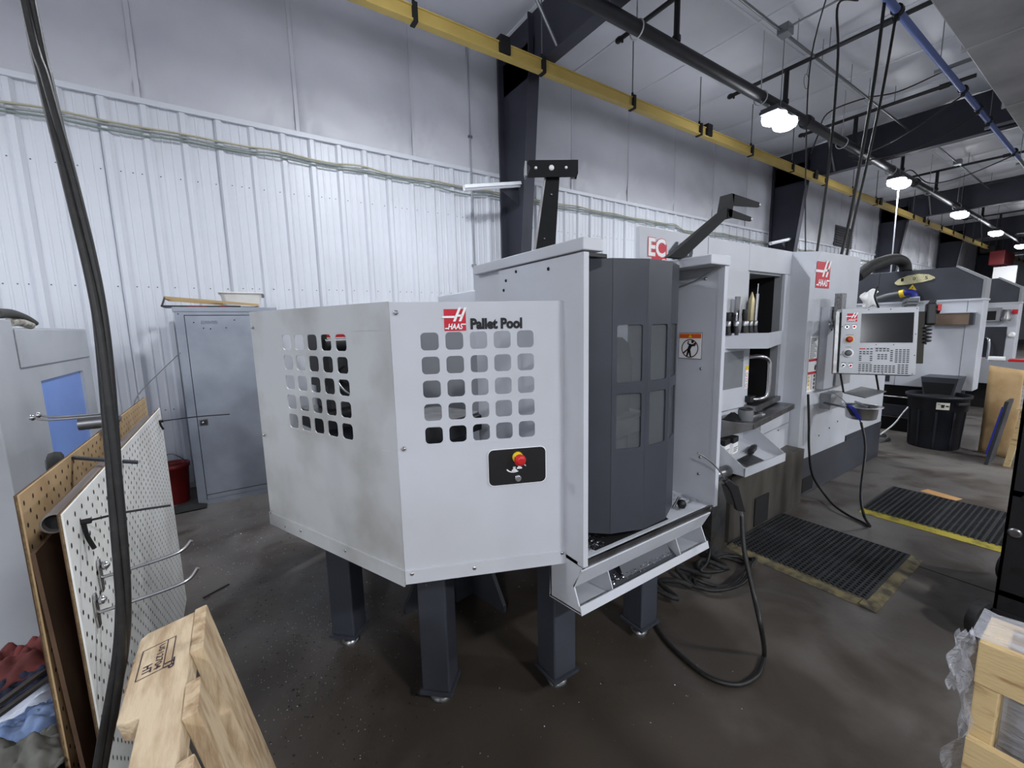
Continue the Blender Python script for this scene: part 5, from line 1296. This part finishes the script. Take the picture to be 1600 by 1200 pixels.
# brown backing boards sandwiched between, a grey pipe lying across their tops
bkb = single('brown_board', MB().hexa([(-.475, 1.62, .02), (-.465, 1.62, .02), (-.465, 3.3, .02), (-.475, 3.3, .02), (-.518, 1.66, 1.10), (-.508, 1.66, 1.10), (-.508, 3.3, 1.10), (-.518, 3.3, 1.10)]), brownd, 'dark brown hardboard sheet sandwiched between the two pegboards', 'board')
tp = thing('steel_pipe', 'grey steel pipe lying along the top between the two pegboards', 'pipe', (-.46, 2.5, 1.10))
pt = mat('pipe_dull', (116, 108, 104), .5, .3)
part('tube', MB().lathe([(.025, 0), (.030, 0), (.030, 1.55), (.025, 1.55), (.025, 0)], (-.462, 1.66, 1.175), 18, (0.01, 1, .012), cap=False), pt, tp)
part('bore', MB().lathe([(.025, .02), (.001, .021)], (-.462, 1.66, 1.175), 18, (0.01, 1, .012), cap=False), blackm, tp)
# hooks: two chrome hooks on the white board
def hook(lab, y, z, m_, L=.22, rise=.05, parent=None, plate=True, yaw=0.0):
    t = thing('peg_hook', lab, 'hook', (-.385, y, z), 'hooks on the pegboards')
    X = -.384
    if plate:
        part('plate', MB().prism([(y+q[0], z+q[1]) for q in [(-.010, -.055), (.010, -.055), (.014, -.02), (.013, .03), (.007, .046), (-.007, .046), (-.013, .03), (-.014, -.02)]], 'x', X, X+.006), m_, t, bevel=.002)
        part('ball', MB().lathe([(.003, 0), (.012, .005), (.012, .014), (.004, .02)], (X+.006, y, z+.022), 12, (1, 0, 0)), m_, t)
    part('prong', MB().path([(X+.004, y, z-.012), (X+.05, y, z-.010), (X+L*.7, y, z+.0), (X+L*.9, y, z+.012), (X+L, y, z+rise)], .0055, 8, 5), m_, t)
hook('upper chrome hook on the white pegboard', 1.635, 1.005, chrome, .22, .035)
hook('lower chrome hook on the white pegboard', 1.555, .940, chrome, .235, .04)
def spike(lab, x, y, z, L, m_, drop):
    t = thing('wire_hook', lab, 'hook', (x, y, z), 'hooks on the pegboards')
    part('prong', MB().path([(x, y, z), (x+L*.5, y, z+.004), (x+L, y+.01, z-.005)], .0035, 6, 3), m_, t)
    part('shank', MB().path([(x+.004, y, z+.004), (x+.006, y+.004, z-drop*.5), (x+.014, y+.012, z-drop)], .006, 6, 4), m_, t)
    part('collar', MB().tube((x, y, z), (x+.02, y, z), .008, 8), m_, t)
spike('thin black hook at the near edge of the white pegboard', -.384, 1.56, 1.195, .19, black, .085)
spike('thin black hook at the far top corner of the white pegboard', -.384, 3.10, 1.20, .34, black, .05)
sb = thing('socket_rail', 'flat dark bar hooked on the tan pegboard', 'bar', (-.53, 2.18, 1.22))
part('bar', MB().hexa([(-.545, 2.19, 1.248), (-.545, 2.17, 1.248), (-.34, 2.10, 1.205), (-.34, 2.12, 1.205), (-.545, 2.19, 1.258), (-.545, 2.17, 1.258), (-.34, 2.10, 1.215), (-.34, 2.12, 1.215)]), darker, sb)
part('wire', MB().tube((-.542, 2.18, 1.25), (-.540, 2.18, 1.12), .003, 6), darker, sb)
# chrome twin prong on top of the tan board
tw = thing('twin_prong_hook', 'chrome twin prong hook with a sleeve on top of the tan pegboard', 'hook', (-.58, 2.65, 1.28))
for dy in (0, .07):
    part('prong', MB().path([(-.48, 2.60+dy, 1.335), (-.62, 2.60+dy, 1.338), (-.69, 2.60+dy, 1.342), (-.73, 2.60+dy, 1.355)], .005, 8, 5), chrome, tw)
    part('tip', MB().lathe([(.004, -.012), (.012, -.004), (.012, .004), (.004, .012)], (-.732, 2.60+dy, 1.357), 10), chrome, tw)
part('sleeve', MB().tube((-.60, 2.62, 1.305), (-.50, 2.62, 1.305), .028, 16), steel, tw)
part('chain', MB().path([(-.50, 2.64, 1.30), (-.50, 2.80, 1.275), (-.52, 2.95, 1.27)], .008, 6, 4), darker, tw)
for k, (yy, zz, lab) in enumerate(((2.17, 1.235, 'upper black rubber wheel behind the tan pegboard'), (1.95, .965, 'lower black rubber wheel behind the tan pegboard'))):
    t = thing('rubber_wheel', lab, 'wheel', (-.66, yy, zz-.06), 'rubber wheels behind the tan pegboard')
    part('tyre', MB().lathe([(.030, -.022), (.042, -.016), (.046, 0), (.042, .016), (.030, .022)], (-.572, yy, zz), 18, (1, .2, 0)), rubber, t)
    part('hub', MB().lathe([(.022, -.026), (.022, .026)], (-.572, yy, zz), 12, (1, .2, 0)), greyp, t)

# ================================================================== low cart piled with rags
ct = thing('low_cart', 'low dark green cart piled with rags at the lower left', 'cart', (-.85, 1.75, 0))
part('deck', MB().box(-1.04, -.565, 1.45, 2.5, .30, .34), greencan, ct, bevel=.004)
part('rim', MB().box(-.575, -.565, 1.45, 2.5, .30, .365), greencan, ct)
for x in (-1.0, -.60):
    for y in (1.5, 2.45):
        part('leg', MB().box(x-.02, x+.02, y-.02, y+.02, 0, .30), greencan, ct)
def rag(lab, cx_, cy_, z, w_, l_, col, rot=0.0, h=.05, ph=0.0, col2=None):
    F = rotz((cx_, cy_, 0), rot)
    mb = MB(F).grid(lambda u, v: ((u-.5)*w_*(1+.12*math.sin(5*v+ph)), (v-.5)*l_*(1+.1*math.sin(4*u+ph)), z+h*(.3+.7*math.sin(PI*u)*math.sin(PI*v))*(1+.45*math.sin(11*u+ph+3*v)*math.sin(8*v+ph)+.25*math.sin(23*u-9*v+ph)*math.sin(17*v+7*u)+.12*math.sin(41*u+19*v)*math.sin(37*v-11*u+ph))), 36, 36)
    return single('rag', mb, mat('rag_%d_%d_%d' % col, col, .9, col2=col2 or tuple(int(c*.75) for c in col), scale=9), lab, 'rag', 'rags piled on the cart', solid=.006)
def rpx(lab, x, y, z, w_, l_, col, rot, h, ph, col2=None):
    p = ony(x, y, 2.35-(y-1010)/180*.6); rag(lab, p.x, p.y, p.z-.05, w_, l_, col, rot, h, ph, col2)
part('liner', MB().box(-1.03, -.58, 1.47, 2.48, .34, .36), mat('cart_liner', (60, 62, 64), .8), ct)
rpx('dark red rag on the far end of the cart', 18, 1035, .50, .30, .22, (112, 52, 50), .3, .09, .4)
rpx('bright red cloth corner next to the dark red rag', 58, 1018, .50, .12, .12, (176, 64, 62), .5, .05, 1.2)
rpx('navy rag in the middle of the cart', 28, 1062, .52, .24, .12, (44, 50, 74), .5, .06, 2.0)
rpx('white paper towel sheet in the middle of the cart', 45, 1085, .53, .12, .40, (206, 212, 226), -.75, .03, .9, (180, 190, 210))
rpx('upper pale blue shop towel on the cart', 70, 1108, .53, .16, .16, (134, 156, 192), .4, .06, 3.1, (96, 120, 162))
rpx('lower pale blue shop towel on the near end of the cart', 78, 1150, .52, .14, .14, (140, 162, 196), -.2, .06, 4.4, (104, 128, 170))
rpx('middle pale blue shop towel under the steel bars', 22, 1135, .51, .22, .18, (120, 140, 176), .6, .05, 5.9, (90, 110, 150))
rpx('white crumpled paper between the blue shop towels', 45, 1158, .50, .20, .10, (198, 204, 216), .3, .04, 1.9, (170, 178, 194))
rpx('grey crumpled rag at the near corner of the cart', 25, 1188, .48, .22, .18, (112, 112, 106), .2, .09, 5.2)
def hpx(x, y):
    return ony(x, y, 2.35-(y-1010)/180*.6)+Vector((0, 0, .03))
for k, (a_, b_, lab) in enumerate(((hpx(-20, 1128), hpx(80, 1052), 'upper flat steel bar lying across the rags'), (hpx(-20, 1145), hpx(84, 1066), 'lower flat steel bar lying across the rags'))):
    single('flat_bar', bar(Vector(a_), Vector(b_), .02, .012), mat('bar_steel', (92, 88, 84), .4, .5), lab, 'bar', 'flat bars on the rags')
single('metal_strip', bar(hpx(60, 1122), hpx(92, 1112), .012, .004), chrome, 'short shiny metal strip on the pale blue towels', 'strip')
ob = ony(15, 1215, 1.62)
gb = thing('ammo_box', 'olive metal box at the bottom left border', 'box', (ob.x, ob.y, .36))
part('box', MB(rotz((ob.x, ob.y, 0), -.4)).box(-.09, .06, -.09, .02, .36, .43), mat('olive_metal', (104, 104, 92), .5), gb, bevel=.006)
part('rim', MB(rotz((ob.x, ob.y, 0), -.4)).box(-.095, .065, -.095, .025, .43, .442), mat('olive_rim', (130, 128, 116), .45), gb, bevel=.003)

# ================================================================== pallet leaning at the bottom
lp_ = thing('leaning_pallet', 'pale wooden pallet with an ink stamp leaning before the white pegboard', 'pallet', (.0, .75, 0))
TH = math.radians(11.0)
PFm = frame((-.100, 1.085, 1.105), (0, -1, 0), (math.cos(TH), 0, math.sin(TH)), (-math.sin(TH), 0, math.cos(TH)))
# local x runs toward the camera along the stringer, local y out of the deck face, local z up the tilt
def stringer(zt):
    top = zt; d = .038
    prf = [(0, -.098), (.018, -.110), (1.15, -.110), (1.15, -.018), (0, -.018)]
    nb = MB(PFm)
    pts = [(.0, -.018), (.0, -.100), (.012, -.112), (.235, -.112), (.245, -.100), (.250, -.080), (.44, -.080), (.45, -.100), (.46, -.112), (1.15, -.112), (1.15, -.018)]
    nb.prism(pts, 'z', top-d, top)
    return nb
so = part('stringer', stringer(0), wood, lp_, bevel=.003, label='stamped top stringer with a notch')
part('stringer', stringer(-.50), wood, lp_)
part('stringer', stringer(-1.02), wood, lp_)
for k, (u0, u1) in enumerate(((.0, .150), (.232, .315), (.395, .50), (.56, .68), (.74, .86), (.93, 1.08))):
    part('deck_board', MB(PFm).box(u0, u1, -.018, .004, -1.065, .004), woodv, lp_, bevel=.002)
for k, (u0, u1) in enumerate(((.02, .12), (.5, .6), (1.0, 1.1))):
    part('rear_board', MB(PFm).box(u0, u1, -.13, -.113, -1.065, -.03), woodv, lp_)
part('knot_block', MB(PFm).lathe([(.028, -.10), (.03, .0), (.024, .012)], (.335, -.115, -.03), 12, (0, 0, 1)), mat('bark_end', (120, 96, 76), .8, col2=(52, 38, 30), scale=30, lo=.45, hi=.55), lp_)
# ink stamp on the stringer's top edge
SF = frame(PFm @ Vector((0, 0, .0)), PFm.to_3x3() @ Vector((1, 0, 0)), PFm.to_3x3() @ Vector((0, 0, 1)), PFm.to_3x3() @ Vector((0, 1, 0)))
ink = mat('stamp_purple', (44, 26, 40), .8)
def srect(mb, u0, u1, v0, v1, t=.0016):
    for a_ in ((u0, u1, v0, v0+t), (u0, u1, v1-t, v1), (u0, u0+t, v0, v1), (u1-t, u1, v0, v1)):
        mb.add([(a_[0], .0008, a_[2]), (a_[1], .0008, a_[2]), (a_[1], .0008, a_[3]), (a_[0], .0008, a_[3])], [(0, 1, 2, 3)])
sm = MB(SF); srect(sm, .062, .150, -.100, -.046); sm.add([(.062, .0008, -.060), (.150, .0008, -.060), (.150, .0008, -.0585), (.062, .0008, -.0585)], [(0, 1, 2, 3)])
part('stamp_box', sm, ink, so, recalc=False)
lettering('stamp_code', 'US', ink, so, SF, .070, .090, -.072, -.063, off=.01, lift=.0009)
lettering('stamp_number', '12704', ink, so, SF, .095, .142, -.074, -.063, off=.01, lift=.0009)
lettering('stamp_treatment', 'HT', ink, so, SF, .118, .142, -.092, -.078, off=.02, lift=.0009)
lettering('stamp_agency', 'TP', ink, so, SF, .132, .160, -.058, -.042, off=.02, lift=.0009)

# ================================================================== thick cable in the foreground
fc = thing('drop_cable', 'thick black twisted power cable hanging in the left foreground', 'cable', (-.21, .97, .2))
ctrl = [(-.30, 1.36, 3.1)]+[tuple(dep(x, y, .80)) for x, y in ((42, 0), (72, 130), (112, 290), (151, 470), (172, 650), (184, 800), (191, 930), (189, 1020), (174, 1110), (155, 1200))]+[(-.34, .96, .6), (-.42, .95, .42)]
cpts = catmull(ctrl, 14)
for q in range(3):
    tw_ = []
    for i, p in enumerate(cpts):
        s_ = i*.05+q*2*PI/3
        spread = .0060
        tw_.append(p+CR*(spread*math.cos(s_))+CF*(spread*math.sin(s_)))
    part('strand', MB().path(tw_, .0072, 8, 0), cabm, fc)
prt = mat('cable_print', (120, 120, 116), .6)

# ================================================================== litter on the floor
random.seed(21)
lt = MB()
for i in range(900):
    r = random.random()
    if r < .62:
        x, y = random.gauss(.25, .20), random.gauss(2.35, .35)
    elif r < .9:
        x, y = random.uniform(.1, 1.9), random.uniform(.8, 2.6)
    else:
        x, y = random.uniform(-.3, 5), random.uniform(.5, 4.6)
    if (x < -.3): continue
    s_ = random.uniform(.003, .009)
    chip(lt, x, y, .002, s_)
for i in range(260):
    chip(lt, random.gauss(-.15, .18), random.gauss(3.9, .5), .002, random.uniform(.004, .011))
o = single('metal_chips', lt, chipm, 'bright metal chips scattered on the floor', 'chips', loc=(0.5, 2, 0), recalc=False)
o['kind'] = 'stuff'
lt = MB()
for i in range(700):
    chip(lt, random.gauss(.2, .3), random.gauss(2.5, .6), .002, random.uniform(.004, .013))
o = single('dark_chips', lt, blackm, 'dark crumbs of dirt scattered on the floor', 'dirt', loc=(0.2, 2.5, 0), recalc=False)
o['kind'] = 'stuff'
single('floor_rod', MB().tube((-.30, 3.20, .008), (-.16, 3.28, .008), .006, 6), blackp, 'short thin black rod lying on the floor beside the white pegboard', 'rod')
cc = MB().path([(2.62+(.28+.05*math.sin(i*.7))*math.cos(i*.52), 1.42+(.14+.03*math.cos(i))*math.sin(i*.52), .012+.004*(i % 12)) for i in range(60)], .010, 6, 3)
single('coiled_cable', cc, cabm, 'coil of black cable on the floor at the foot of the coolant tank', 'cable')
cc = MB().path([(2.35, 1.55, .5), (2.42, 1.50, .35), (2.55, 1.48, .22), (2.50, 1.46, .12), (2.40, 1.44, .10), (2.55, 1.42, .05), (2.7, 1.42, .02)], .011, 6, 6)
single('loose_cable', cc, cabm, 'loose black cable looping down beside the coolant tank', 'cable')
fl_hose = MB().path([(1.95+.07*i, 1.50+.10*math.sin(i*2.4), .02+.05*abs(math.sin(i*1.2))) for i in range(12)], .016, 8, 5)
single('ribbed_hose', fl_hose, rubber, 'black hose bunched on the floor under the right end of the pallet pool', 'hose')
